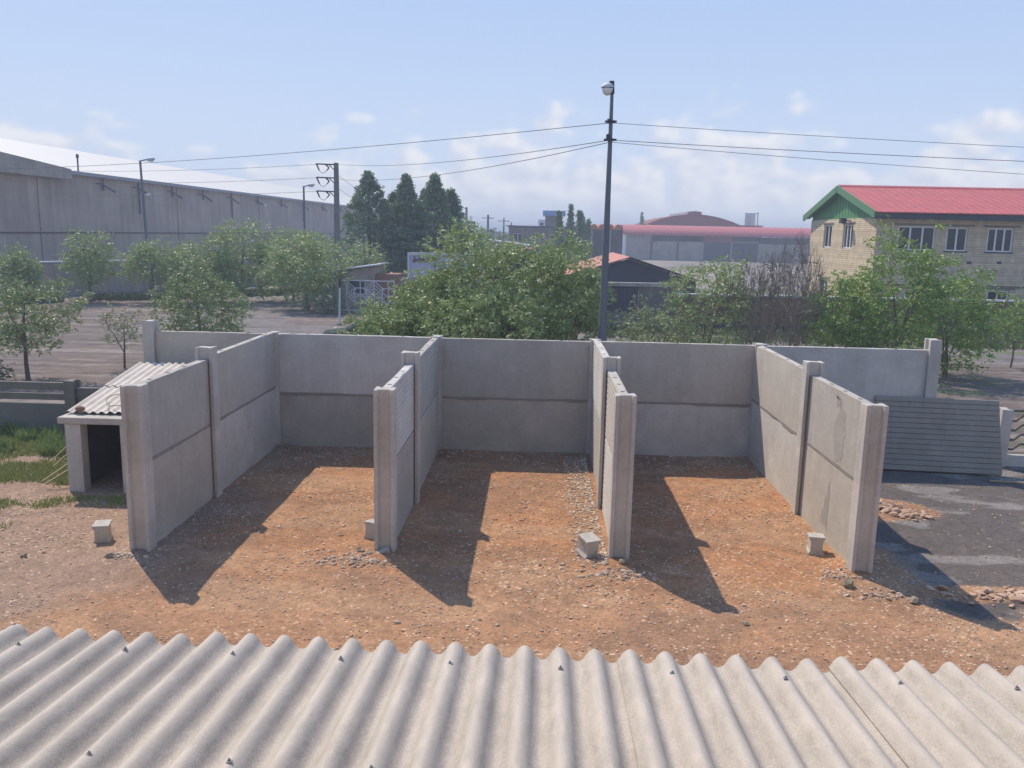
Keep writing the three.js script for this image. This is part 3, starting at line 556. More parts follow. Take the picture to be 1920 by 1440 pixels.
// barrel-roofed hall far behind
function barrel(x0, x1, z, r, spring, top, mat, t, name = 'roof') {       // vault running along x, springing at z and z-2r
  const n = 14, up = [], dn = []; for (let i = 0; i <= n; i++) { const a = Math.PI * i / n, c = Math.cos(a), s = Math.sin(a); up.push([-r * (1 - c) , spring + (top - spring) * s]); dn.push([-r + (r - 0.15) * c, spring + (top - spring - 0.2) * s]); }
  const g = prism([...up, ...dn.reverse()], x1 - x0); g.rotateY(Math.PI / 2); g.scale(1, 1, -1); const q = g.index ? g.toNonIndexed() : g, p = q.attributes.position; for (let i = 0; i < p.count; i += 3) { const a = [p.getX(i), p.getY(i), p.getZ(i)]; p.setXYZ(i, p.getX(i + 1), p.getY(i + 1), p.getZ(i + 1)); p.setXYZ(i + 1, ...a); } q.computeVertexNormals(); q.translate(x0, 0, z); return mesh(name, q, mat, t);
}
{
  const t = thing('vaulted_warehouse', 'long grey warehouse with red vaulted roof and dark doors', 'warehouse', [0, 0, -200]);
  barrel(19.6, 80, 0.6, 6, 5.7, 8.0, mt.redRoof, t); barrel(18.6, 80, -12, 6, 5.7, 8.0, mt.redRoof, t);
  const bay = [19.9, 26.2, 32.3, 38.4];
  mesh('pillar', box(19.6, 20.3, 0, 5.7, -0.3, 0.2), mt.white, t); mesh('pillar', box(18.6, 19.3, 0, 5.7, -12.6, -12.1), mt.white, t);
  mesh('wall', box(20.3, 26.2, 0, 5.7, -0.3, 0), mt.plasterPale, t);
  mesh('wall', box(26.2, 38.4, 0, 4.3, -0.3, 0), mt.plasterPale, t);
  mesh('wall', box(38.4, 45, 4.3, 5.7, -0.3, 0), mt.brickRed, t); mesh('wall', box(45, 51, 4.3, 4.5, -0.3, 0), mt.plasterPale, t);
  mesh('wall', box(51, 80, 0, 4.1, -0.3, 0), mt.plasterPale, t);
  for (const x of [26.1, 32.2, 57, 62.5]) mesh('pilaster', box(x, x + 0.4, 0, 4.2, 0.002, 0.15), mt.plasterDark, t);
  mesh('door', box(38.5, 44.6, 0, 4.28, -0.2, -0.1), mt.darkDoor, t); mesh('door', box(45.0, 50.9, 0, 4.28, -0.2, -0.1), mt.darkDoor, t); mesh('pillar', box(44.62, 44.98, 0, 4.3, -0.25, 0.02), mt.trimGrey, t);
  mesh('wall', box(20, 80, 0, 5.6, -24.5, -24.2), mt.plasterDark, t);
  for (let x = 28; x < 80; x += 1.95) if (!(x > 37.8 && x < 45.2)) mesh('mullion', box(x, x + 0.3, x > 51 ? 4.1 : 4.3, 5.7, -0.25, -0.05), mt.plasterDark, t);
  for (const [x0, x1] of [[26.3, 32.9], [46, 51], [52, 60]]) mesh('pane', box(x0, x1, x0 > 51 ? 4.12 : 4.5, 5.6, -0.35, -0.32), mt.plasterDark, t);
}
{
  const t = thing('arched_hall', 'far brick hall with wide arched roof and raised ridge vent', 'hall', [41.2, 0, -230]);
  const n = 20, pts = [[-12, 0], [12, 0]]; for (let i = 0; i <= n; i++) { const x = 12 - 24 * i / n; pts.push([x, 8.4 + 2.7 * (1 - (x / 12) ** 2)]); }
  mesh('gable', prism(pts, 0.5).translate(0, 0, -0.5), mt.brickRed, t);
  const out = pts.slice(2), up = out.map(([x, y]) => [x * 1.03, y + 0.25]), dn = out.map(([x, y]) => [x, y + 0.02]).reverse();
  mesh('roof', prism([...up, ...dn], 36).translate(0, 0, -35.6), mt.brickRed, t);
  mesh('ridge_vent', prism([[-1.6, 10.9], [1.9, 10.9], [1.9, 12.0], [0.15, 12.2], [-1.6, 12.0]], 33).translate(0, 0, -33), mt.brickRed, t);
  for (let i = 0; i < 9; i++) mesh('vent_louver', box(-1.85, -1.65, 11.1, 11.9, -3 - i * 3.3, -1.2 - i * 3.3), mt.whiteDull, t);
  mesh('wall', box(12.2, 18, 0, 8.5, -12, 0), mt.brickRed, t); mesh('roof', box(12, 18.4, 8.52, 8.75, -12.3, 0.3), mt.orangeRoof, t);
}
{
  const t = thing('orange_vaults', 'row of small orange vaulted roofs above a dark wall left of lamp pole', 'warehouse', [0, 0, -150]);
  for (let i = 0; i < 5; i++) { const g = prism([...Array(9).keys()].map((k) => [0.7 * Math.cos(Math.PI * k / 8), 0.95 * Math.sin(Math.PI * k / 8)]), 30); g.translate(8.15 + i * 1.42, 6.35, -30); mesh('vault', g, mt.orangeRoof, t); }
  mesh('wall', box(7.4, 14.6, 0, 6.34, -30, 0), mt.plasterDark, t);
  for (let i = 0; i < 2; i++) mesh('pilaster', box(9 + i * 3.2, 9.4 + i * 3.2, 0, 6.2, 0.002, 0.2), mt.plaster, t);
}
{
  const t = thing('flat_building', 'low grey flat-roofed building in the far middle', 'building', [0, 0, -150]);
  const sh = new THREE.Shape(); sh.moveTo(-5.3, 0); sh.lineTo(6.5, 0); sh.lineTo(6.5, 6.4); sh.lineTo(-5.3, 6.4);
  for (const x of [-4.5, -1.4, 2.0]) { const p = new THREE.Path(); p.moveTo(x, 4); p.lineTo(x, 5.4); p.lineTo(x + 1.6, 5.4); p.lineTo(x + 1.6, 4); sh.holes.push(p); }
  mesh('wall', new THREE.ExtrudeGeometry(sh, { depth: 0.4, bevelEnabled: false }).translate(0, 0, -0.4), mt.plasterGrey, t);
  for (const x of [-4.5, -1.4, 2.0]) windowAt(t, x, 4, 1.6, 1.4, -0.3, 2);
  mesh('wall', box(-5.3, 6.5, 0, 6.4, -12, -0.402), mt.plasterDark, t).scale.set(1, 1, 1);
  mesh('parapet', box(-5.45, 6.65, 6.402, 6.75, -12.1, 0.12), mt.plasterDark, t);
}
{
  const t = thing('white_tower', 'far white building with pale blue overhanging top', 'building', [3, 0, -172]);
  mesh('wall', box(-1.8, 1.6, 0, 9.0, -6, 0), mt.plasterGrey, t); mesh('roof', box(-2.3, 2.2, 9.002, 10.0, -6.6, 0.6), mt.blueTop, t);
  mesh('annex', box(-3.2, -1.802, 0, 8.2, -5, 0.2), mt.white, t); mesh('window', box(-2.8, -2.2, 7.0, 7.6, 0.202, 0.26), mt.darkDoor, t);
}
{
  const t = thing('tin_roof_shed', 'low pale tin lean-to roof showing above the middle tree crowns', 'shed', [-1.8, 0, -62]);
  for (const [a, b] of [[[-1.9, 4.95], [1.9, 4.55]], [[-1.6, 4.12], [1.9, 4.5]]]) { const g = prism([[a[0], a[1]], [b[0], b[1]], [b[0], b[1] - 0.1], [a[0], a[1] - 0.1]], 3).translate(0, 0, b[1] > 4.52 ? -3.4 : -0.3); mesh('roof', g, b[1] > 4.52 ? mt.whiteDull : mt.redRoofOld, t); }
  mesh('wall', box(-1.7, 1.7, 0, 4.0, -3.2, -0.4), mt.plasterDark, t);
}
// ------------------------------------------------------------------ gate, gatehouse, sign, car
{
  const t = thing('gatehouse', 'small gatehouse with lean-to roof behind the white lattice gate', 'gatehouse', [-13.75, 0, -57.5]);
  mesh('wall', prism([[0, 0], [2.6, 0], [2.6, 3.0], [0, 2.62]], 3.4).translate(0, 0, -3.4), mt.plasterPale, t);
  mesh('wall', box(2.602, 4.2, 0, 2.5, -2.6, -0.4), mt.rust, t);
  mesh('roof', prism([[-0.35, 2.62], [2.95, 3.12], [2.95, 3.2], [-0.35, 2.7]], 3.9).translate(0, 0, -3.6), mt.whiteDull, t);
  mesh('window', [box(0.9, 1.9, 1.2, 2.0, 0.002, 0.05)], mt.darkDoor, t); mesh('post', box(-0.18, -0.02, 0, 2.6, 0.05, 0.22), mt.plasterGrey, t);
}
{
  const t = thing('lattice_gate', 'white steel lattice gate with chevron bars by the gatehouse', 'gate', [-13.35, 0.12, -56], THREE.MathUtils.degToRad(-3));
  const W = 3.9, Hh = 2.05, mid = [0, 0.62, 1.55, 2.5, 3.45, W];
  const fr = mesh('frame', [box(0, W, 0, 0.07, -0.03, 0.03), box(0, W, Hh - 0.07, Hh, -0.03, 0.03), box(0, 0.07, 0.07, Hh - 0.07, -0.03, 0.03), box(W - 0.07, W, 0.07, Hh - 0.07, -0.03, 0.03)], mt.whiteDull, t);
  for (const x of mid.slice(1, -1)) mesh('upright', box(x, x + 0.05, 0.07, Hh - 0.07, -0.025, 0.025), mt.whiteDull, t);
  for (const cx of [1.575, 3.475]) {
    for (const [x0, x1, y0, y1] of [[-0.42, 0.42, 0.55, 0.6], [-0.42, 0.42, 1.5, 1.55], [-0.42, -0.37, 0.6, 1.5], [0.37, 0.42, 0.6, 1.5]]) if (cx + x1 < W) mesh('inner_frame', box(cx + x0, cx + x1, y0, y1, -0.022, 0.022), mt.whiteDull, t);
    for (let k = 0; k < 5; k++) for (const sx of [-1, 1]) for (const sy of [-1, 1]) {
      const xo = 0.88, y = sy > 0 ? 1.98 - k * 0.24 : 0.1 + k * 0.24, xi = k < 2 ? 0.05 + 0.2 * (1 - k) : 0.4, len = xo - xi, x0 = cx + sx * xi, x1 = cx + sx * xo; if (x1 > W || x1 < 0.05) continue;
      const yb = clamp(y - sy * len * 0.95, 0.09, 1.96); mesh('chevron_bar', bar([x1, sy > 0 ? clamp(y, 0.1, 1.96) : clamp(y, 0.1, 1.96), 0], [x0, yb, 0], 0.04), mt.whiteDull, t);
    }
  }
}
{ const t = thing('barrier_post', 'thin white post standing on the road before the lattice gate', 'post', [-11.45, 0, -48.5]); mesh('pole', rod([0, 0, 0], [0.05, 2.15, 0], 0.06, 0.05, 10), mt.whiteDull, t); mesh('cap', rod([0.05, 2.15, 0], [0.06, 2.7, 0], 0.09, 0.09, 10), mt.darkMetal, t); mesh('foot', new THREE.CylinderGeometry(0.14, 0.16, 0.04, 14).translate(0, 0.02, 0), mt.darkMetal, t); }
{
  const t = thing('sign_board', 'white framed sign board with dark red lettering above the trees', 'sign', [-7.7, 0, -50]);
  mesh('board', box(0.12, 3.6, 1.9, 4.05, -0.06, -0.02), M('#b4b6c4', 0.7), t);
  mesh('frame', [box(0, 0.12, 1.8, 4.2, -0.1, 0.06), box(0.12, 3.6, 4.05, 4.22, -0.1, 0.06), box(3.6, 3.72, 1.8, 4.2, -0.1, 0.06), box(0.12, 3.6, 1.8, 1.9, -0.1, 0.06)], mt.whiteDull, t);
  for (const x of [0.05, 3.67]) mesh('leg', box(x - 0.05, x + 0.05, -0.2, 1.8, -0.05, 0.03), mt.trimGrey, t);
  const st = (pts, r = 0.055) => { const g = tube(pts.map(([x, y]) => [x, y, 0]), r, 14, 6); return g; };
  // line of Persian lettering, right to left
  const word = [], A = (x, y, k = 1) => word.push(st([[x, y], [x + 0.01, y + 0.3 * k], [x, y + 0.36 * k]]));
  const B = 3.58;                                                        // base line
  word.push(st([[0.36, B + 0.02], [0.34, B - 0.1], [0.48, B - 0.16], [0.62, B - 0.1]]), st([[0.5, B + 0.28], [0.5, B + 0.03], [0.62, B], [0.72, B], [0.74, B + 0.07], [0.76, B], [0.88, B], [0.9, B + 0.08], [0.92, B], [1.0, B], [1.02, B + 0.14], [0.96, B + 0.24]]));
  word.push(st([[1.16, B + 0.1], [1.18, B], [1.12, B - 0.12], [1.02, B - 0.16]])); A(1.3, B);
  word.push(st([[1.44, B + 0.12], [1.42, B - 0.06], [1.54, B - 0.16], [1.68, B - 0.1], [1.7, B + 0.1]]), st([[1.56, B + 0.1], [1.58, B + 0.11]], 0.04)); A(1.82, B);
  word.push(st([[1.82, B], [1.95, B], [1.98, B + 0.09], [2.02, B], [2.12, B], [2.15, B + 0.07], [2.18, B], [2.26, B + 0.08], [2.3, B], [2.38, B + 0.08], [2.42, B], [2.6, B - 0.02]]), st([[2.0, B + 0.2], [2.08, B + 0.2]], 0.03)); A(2.28, B, 0.85);
  word.push(st([[0.7, B - 0.12], [0.78, B - 0.12]], 0.03), st([[0.86, B - 0.13], [0.9, B - 0.13]], 0.03));
  mesh('lettering', word.map((g) => g.translate(-0.34, -3.58, 0).scale(0.6, 0.7, 1).translate(0.32, 3.78, 0)), mt.signRed, t);
}
{
  const t = thing('parked_car', 'dark parked car half hidden behind the wall and bushes', 'car', [-7.6, 0, -38.2], THREE.MathUtils.degToRad(8));
  const body = prism([[-2.1, 0.3], [-2.15, 0.55], [-2.05, 0.78], [-1.1, 0.92], [-0.35, 1.38], [0.9, 1.42], [1.6, 1.02], [2.1, 0.95], [2.15, 0.35], [1.75, 0.3], [1.65, 0.52], [1.35, 0.62], [1.05, 0.52], [0.95, 0.3], [-0.95, 0.3], [-1.05, 0.52], [-1.35, 0.62], [-1.65, 0.52], [-1.75, 0.3]], 1.56, 0.06); body.translate(0, 0, -0.78); mesh('body', body, mt.carPaint, t);
  mesh('windscreen', prism([[-1.02, 0.97], [-0.4, 1.345], [-0.42, 1.36], [-1.05, 0.985]], 1.36).translate(-0.02, 0.03, -0.68), mt.glass, t);
  for (const s of [-1, 1]) mesh('window', prism([[-0.8, 0.95], [-0.3, 1.31], [0.85, 1.34], [1.4, 1.02]], 0.02).translate(0, 0, s > 0 ? 0.835 : -0.855), mt.glass, t);
  for (const [x, z] of [[-1.35, 0.72], [1.35, 0.72], [-1.35, -0.72], [1.35, -0.72]]) { const w = mesh('wheel', new THREE.CylinderGeometry(0.31, 0.31, 0.2, 22).rotateX(Math.PI / 2).translate(x, 0.31, z), mt.tyre, t); mesh('rim', new THREE.CylinderGeometry(0.19, 0.19, 0.21, 16).rotateX(Math.PI / 2).translate(x, 0.31, z), mt.rim, w); }
  for (const z of [-0.6, 0.6]) mesh('headlight', rbox(-2.2, -2.1, 0.6, 0.74, z - 0.18, z + 0.18, 0.02), mt.lampGlass, t);
}

// ------------------------------------------------------------------ poles, lamps and wires
{
  const t = thing('lamp_pole', 'tall grey tapered lamp pole right of centre carrying wires', 'lamp pole', [2.12, 0, -27], 0.62);
  const g = new THREE.CylinderGeometry(0.048, 0.165, 10.0, 4, 1); g.rotateY(Math.PI / 4); g.translate(0, 4.88, 0); mesh('pole', g.toNonIndexed(), mt.poleSteel, t);
  mesh('bracket', [bar([0, 9.7, 0], [-0.03, 10.08, 0.0], 0.11), rod([0, 9.85, 0], [-0.1, 9.88, -0.1], 0.03)], mt.darkMetal, t);
  const head = new THREE.SphereGeometry(0.2, 16, 10, 0, Math.PI * 2, 0, Math.PI / 2); head.scale(1, 0.75, 1); const hd = mesh('lamp_head', head.translate(-0.12, 9.88, -0.08), mt.whiteDull, t);
  const bowl = new THREE.SphereGeometry(0.19, 16, 10, 0, Math.PI * 2, Math.PI / 2, Math.PI / 2); bowl.scale(0.9, 1.1, 0.9); mesh('lamp_bowl', bowl.translate(-0.12, 9.86, -0.08), mt.lampGlass, hd);
  mesh('clamp', [rod([-0.13, 8.3, 0.05], [-0.13, 8.5, 0.05], 0.06), rod([-0.13, 8.85, 0.05], [-0.13, 8.95, 0.05], 0.05), box(-0.14, 0.14, 8.32, 8.38, -0.14, 0.14), box(-0.13, 0.13, 8.86, 8.92, -0.13, 0.13)], mt.darkMetal, t);
  mesh('base_plate', rbox(-0.25, 0.25, -0.02, 0.05, -0.25, 0.25, 0.01), mt.darkMetal, t);
}
function streetLamp(label, x, z, h, armX, turn = 0, lean = 0) {
  const t = thing('street_lamp', label, 'street lamp', [x, 0, z], turn, 'street lamps along the road by the long hall');
  mesh('pole', rod([0, -0.2, 0], [lean, h, 0], 0.13, 0.08, 10), mt.poleSteel, t);
  mesh('arm', rod([lean, h - 0.05, 0], [lean + armX * 0.45, h + 0.08, 0], 0.05, 0.05, 8), mt.poleSteel, t);
  const g = new THREE.SphereGeometry(0.3, 14, 10); g.scale(1.35, 0.42, 0.6); g.rotateZ(0.12); const hd = mesh('lamp_head', g.translate(lean + armX * 0.8, h + 0.12, 0), mt.whiteDull, t);
  const b = new THREE.SphereGeometry(0.2, 12, 8, 0, Math.PI * 2, Math.PI / 2, Math.PI / 2); b.scale(1.3, 0.7, 0.7); mesh('lamp_bowl', b.translate(lean + armX * 0.86, h + 0.06, 0), mt.lampGlass, hd);
}
streetLamp('nearer street lamp rising over trees before the long hall', -30.55, -66, 10.35, 1, 0, -0.3);
streetLamp('farther thin street lamp left of the utility pole', -21.5, -78, 9.25, 0.8, 0, 0);
{
  const t = thing('utility_pole', 'concrete utility pole with three short crossarms left of the poplars', 'utility pole', [-14.7, 0, -62]);
  const g = new THREE.CylinderGeometry(0.2, 0.32, 10.4, 4, 1); g.rotateY(Math.PI / 4); g.translate(0, 4.95, 0); mesh('pole', g.toNonIndexed(), mt.poleConcrete, t);
  for (const y of [10.02, 9.08, 8.12]) {
    const c = mesh('crossarm', [bar([0, y, 0.05], [-1.45, y + 0.03, 0.05], 0.09), bar([-0.15, y - 0.35, 0.05], [-0.5, y - 0.02, 0.05], 0.06)], mt.darkMetal, t);
    mesh('insulator', rod([-1.4, y, 0.05], [-1.22, y - 0.42, 0.05], 0.06, 0.05, 8), mt.porcelain, c); mesh('insulator', rod([-0.75, y, 0.05], [-0.5, y - 0.22, 0.05], 0.06, 0.05, 8), mt.porcelain, c); mesh('insulator', rod([-0.5, y - 0.22, 0.05], [-0.68, y - 0.42, 0.05], 0.05, 0.04, 8), mt.porcelain, c);
    mesh('jumper', tube([[-1.22, y - 0.42, 0.05], [-1.05, y - 0.58, 0.05], [-0.88, y - 0.6, 0.05], [-0.68, y - 0.42, 0.05]], 0.018, 16, 5), mt.wire, c);
  }
}
const sagLine = (a, b, sag, n = 8) => [...Array(n + 1).keys()].map((i) => { const t = i / n; return [lerp(a[0], b[0], t), lerp(a[1], b[1], t) - sag * 4 * t * (1 - t), lerp(a[2], b[2], t)]; });
function wire(label, a, b, sag, r = 0.016) { const m = mesh('power_line', tube(sagLine(a, b, sag, 10), r, 60, 5), mt.wire); tag(m, label, 'power line', 'overhead power lines'); }
const LP = [2.12, 8.85, -27], LQ = [2.12, 8.34, -27];
wire('top overhead wire running left from the lamp pole over the hall', LP, [-44, 8.75, -56], 0.5, 0.011);
wire('upper of two wires from lamp pole to utility pole top', LQ, [-14.75, 10.05, -62], 0.35, 0.012);
wire('lower wire from lamp pole passing the middle of the utility pole', [2.12, 8.28, -27], [-14.7, 9.0, -62], 0.45, 0.012);
wire('highest wire running right from the lamp pole', LP, [34, 8.45, -31], 0.15, 0.008);
wire('middle wire running right from the lamp pole', LQ, [34, 8.1, -31], 0.15, 0.01);
wire('lowest wire running right from the lamp pole', [2.12, 8.28, -27], [34, 7.35, -31], 0.2, 0.008);
[[10.02, 'top crossarm'], [9.08, 'middle crossarm'], [8.12, 'bottom crossarm']].forEach(([y, n], i) => { wire(`faint wire running left from the ${n} of the utility pole`, [-16.1, y, -62], [-62, y + 1.3 - i * 0.2, -92], 0.5, 0.014); });
wire('faint slanting stay wire from upper utility pole into poplars', [-14.6, 9.3, -62], [-8.5, 4.2, -73], 0.1, 0.012);
wire('faint slanting stay wire from lower utility pole into poplars', [-14.6, 8.4, -62], [-9.5, 4.0, -72], 0.1, 0.012);
// far poles on the horizon
[[-13.6, -160, 10.0, 1, 'left of the far row, three short arms'], [-9.55, -160, 8.7, 0, 'second of the far row, wide crossarm'], [-6.6, -160, 8.2, 2, 'third of the far row, thin with crossarm'], [-5.2, -160, 7.4, 2, 'rightmost of the far row, shortest']].forEach(([x, z, h, k, n]) => {
  const t = thing('far_pole', `distant utility pole ${n}`, 'utility pole', [x, 0, z], 0, 'distant utility poles on the horizon');
  mesh('pole', rod([0, -0.2, 0], [0, h, 0], 0.3, k === 2 ? 0.12 : 0.22, 6), mt.poleConcrete, t);
  if (k === 1) for (const d of [0.3, 1.2, 2.1]) mesh('crossarm', bar([0, h - d, 0], [-0.9, h - d + 0.28, 0], 0.12), mt.darkMetal, t);
  else mesh('crossarm', bar([-1.1, h - 0.6, 0], [1.1, h - 0.6, 0], 0.12), mt.darkMetal, t);
});
{ const t = thing('water_tank', 'dark upright tank on the skyline right of the poplars', 'tank', [-11.9, 0, -150]); mesh('tank', rod([0, 4.2, 0], [0, 7.3, 0], 0.75, 0.75, 16), mt.plasterDark, t); mesh('stand', [rod([-0.4, 0, 0], [-0.4, 4.2, 0], 0.1), rod([0.4, 0, 0], [0.4, 4.2, 0], 0.1), rod([0, 0, -0.4], [0, 4.2, -0.4], 0.1)], mt.darkMetal, t); }
{ const t = thing('silo_frame', 'small distant steel silo frame above the red vaulted roof', 'silo', [61, 0, -250]); mesh('tank', rod([0, 8, 0], [0, 12.3, 0], 1.3, 1.3, 14), mt.whiteDull, t); mesh('frame', [rod([-1.5, 0, 0], [-1.5, 12.6, 0], 0.15), rod([2.0, 0, 0], [2.0, 12.8, 0], 0.15), rod([-1.5, 12.4, 0], [2.0, 12.4, 0], 0.12), rod([-1.5, 8, 0], [2.0, 8, 0], 0.12)], mt.trimGrey, t); }

// ------------------------------------------------------------------ trees
class Wood {                                                            // tapered many-sided branches gathered into one mesh
  constructor() { this.p = []; this.i = []; this.n = []; }
  limb(pts, r0, r1, sides = 5) {
    const P = pts.map((q) => new THREE.Vector3(...q)), base = this.p.length / 3, up = new THREE.Vector3(0.31, 0.2, 0.93).normalize();
    for (let k = 0; k < P.length; k++) {
      const d = (P[Math.min(k + 1, P.length - 1)].clone().sub(P[Math.max(k - 1, 0)])).normalize(), a = up.clone().cross(d).normalize(), b = d.clone().cross(a), r = lerp(r0, r1, k / (P.length - 1));
      for (let s = 0; s < sides; s++) { const t = 2 * Math.PI * s / sides, o = a.clone().multiplyScalar(Math.cos(t)).addScaledVector(b, Math.sin(t)); this.p.push(P[k].x + o.x * r, P[k].y + o.y * r, P[k].z + o.z * r); this.n.push(o.x, o.y, o.z); }
    }
    for (let k = 0; k < P.length - 1; k++) for (let s = 0; s < sides; s++) { const a = base + k * sides + s, b = base + k * sides + (s + 1) % sides; this.i.push(a, b, b + sides, a, b + sides, a + sides); }
  }
  geo() { const g = new THREE.BufferGeometry(); g.setAttribute('position', new THREE.Float32BufferAttribute(this.p, 3)); g.setAttribute('normal', new THREE.Float32BufferAttribute(this.n, 3)); g.setIndex(this.i); return g; }
}
class Leaves {                                                          // folded diamond leaves with their own tint
  constructor() { this.p = []; this.c = []; this.i = []; }
  add(x, y, z, dx, dy, dz, len, wid, R, col) {
    const d = new THREE.Vector3(dx, dy, dz).normalize(), s = new THREE.Vector3(R() - 0.5, R() - 0.5, R() - 0.5).cross(d).normalize(), n = d.clone().cross(s), k = this.p.length / 3, f = wid * 0.35, m = 0.45;
    this.p.push(x, y, z, x + d.x * len * m + s.x * wid - n.x * f, y + d.y * len * m + s.y * wid - n.y * f, z + d.z * len * m + s.z * wid - n.z * f,
      x + d.x * len, y + d.y * len - len * 0.12, z + d.z * len, x + d.x * len * m - s.x * wid - n.x * f, y + d.y * len * m - s.y * wid - n.y * f, z + d.z * len * m - s.z * wid - n.z * f);
    for (let q = 0; q < 4; q++) this.c.push(...col);
    this.i.push(k, k + 1, k + 2, k, k + 2, k + 3);
  }
  geo() { const g = new THREE.BufferGeometry(); g.setAttribute('position', new THREE.Float32BufferAttribute(this.p, 3)); g.setAttribute('color', new THREE.Float32BufferAttribute(this.c, 3)); g.setIndex(this.i); const q = g.toNonIndexed(); q.computeVertexNormals(); return q; }
}
const GREENS = { ash: [[0.26, 0.37, 0.12], [0.49, 0.56, 0.25]], pale: [[0.25, 0.34, 0.13], [0.4, 0.46, 0.22]], fresh: [[0.2, 0.35, 0.06], [0.37, 0.5, 0.1]], dark: [[0.16, 0.26, 0.14], [0.28, 0.38, 0.21]], grey: [[0.11, 0.14, 0.06], [0.17, 0.19, 0.1]] };
function tree(name, label, group, o) {
  const R = rng(o.seed), t = thing(name, label, o.cat ?? 'tree', [o.x, 0, o.z], 0, group), W = new Wood(), L = new Leaves();
  const gs = () => (R() + R() + R() - 1.5) / 0.87;
  const h = o.h, base = o.base ?? h * 0.25, r = o.r, cy = (base + h) / 2, ry = (h - base) / 2, tr = o.tr ?? h * 0.022, col = o.shape === 'column';
  const pal = GREENS[o.tone ?? 'ash'];
  const nodes = [], stems = o.stems ?? 1;
  for (let s = 0; s < stems; s++) {
    const a = R() * 6.28, lx = stems > 1 ? Math.cos(a) * r * 0.55 : gs() * 0.05 * h, lz = stems > 1 ? Math.sin(a) * r * 0.55 : gs() * 0.05 * h, top = (col ? 0.94 : 0.72) * h, pts = [], ox = stems > 1 ? gs() * 0.12 : 0, oz = stems > 1 ? gs() * 0.12 : 0;
    for (let k = 0; k <= 8; k++) { const q = k / 8, p = [ox + lx * q * q + 0.02 * h * (vn(q * 4, s, o.seed) - 0.5), -0.15 + (top + 0.15) * q, oz + lz * q * q + 0.02 * h * (vn(q * 4, s + 9, o.seed) - 0.5)]; pts.push(p); if (p[1] > base * 0.7) nodes.push([...p, tr * (1 - 0.75 * q) / Math.sqrt(stems)]); }
    W.limb(pts, tr / Math.sqrt(stems), tr * 0.22 / Math.sqrt(stems), 7);
  }
  const centre = () => {
    for (;;) {
      const u = R() * 2 - 1, a = R() * 6.2832, q = Math.sqrt(1 - u * u), rad = (0.25 + 0.75 * R() ** 0.45);
      const dx = q * Math.cos(a), dz = q * Math.sin(a), lump = 0.72 + 0.56 * vn(dx * 2.3 + 5, u * 2.3 + dz * 2.1 + 7, o.seed);
      if (col) { const v = R() ** 0.85, y = base + (h - base) * v, w = r * (Math.min(1, v * 5 + 0.35)) * (1 - v) ** 0.8 * 1.45 * (0.85 + 0.3 * vn(a * 1.3, y * 0.9, o.seed)); return [Math.cos(a) * w * Math.sqrt(R()), y, Math.sin(a) * w * Math.sqrt(R()), 0.3 + 0.7 * (1 - v) ** 0.8]; }
      const p = [dx * r * rad * lump, cy + u * ry * rad * lump, dz * r * rad * lump]; if (p[1] > 0.15) return p;
    }
  };
  const nl = o.limbs ?? 9;
  for (let k = 0; k < nl && !o.noLimb; k++) {                             // main limbs
    const e = centre(), n0 = nodes[Math.floor(R() * nodes.length * 0.7)], m = [lerp(n0[0], e[0], 0.45), lerp(n0[1], e[1], 0.55) - 0.04 * h, lerp(n0[2], e[2], 0.45)], pts = [];
    for (let q = 0; q <= 5; q++) { const s = q / 5, a = (1 - s) ** 2, b = 2 * s * (1 - s), c = s * s, p = [a * n0[0] + b * m[0] + c * e[0], a * n0[1] + b * m[1] + c * e[1], a * n0[2] + b * m[2] + c * e[2]]; pts.push(p); if (q) nodes.push([...p, n0[3] * 0.6 * (1 - 0.7 * s)]); }
    W.limb(pts, n0[3] * 0.65, n0[3] * 0.16, 5);
  }
  for (let k = 0; k < o.clusters; k++) {
    const c = centre(); let best = 1e9, bn = nodes[0];
    for (const n of nodes) { const d = (n[0] - c[0]) ** 2 + ((n[1] - c[1]) * (n[1] > c[1] ? 1.8 : 0.8)) ** 2 + (n[2] - c[2]) ** 2; if (d < best) { best = d; bn = n; } }
    const md = [lerp(bn[0], c[0], 0.5) + gs() * 0.05, lerp(bn[1], c[1], 0.5) + 0.05 * r * R(), lerp(bn[2], c[2], 0.5) + gs() * 0.05];
    W.limb([[bn[0], bn[1], bn[2]], md, c.slice(0, 3)], Math.min(bn[3] * 0.45, 0.02) + 0.004, o.twig ?? 0.004, 4); if (k % 3 === 0) nodes.push([md[0], md[1], md[2], 0.012]);
    const tint = R(), cr = (o.cr ?? 0.3) * (c[3] ?? 1);
    if (o.bare) for (let q = 0; q < 4; q++) W.limb([c.slice(0, 3), [c[0] + gs() * 0.12, c[1] + 0.2 + R() * 0.25, c[2] + gs() * 0.12], [c[0] + gs() * 0.2, c[1] + 0.45 + R() * 0.5, c[2] + gs() * 0.2]], 0.009, 0.003, 3);
    const nLv = Math.round(o.leaves * (0.6 + 0.8 * R()));
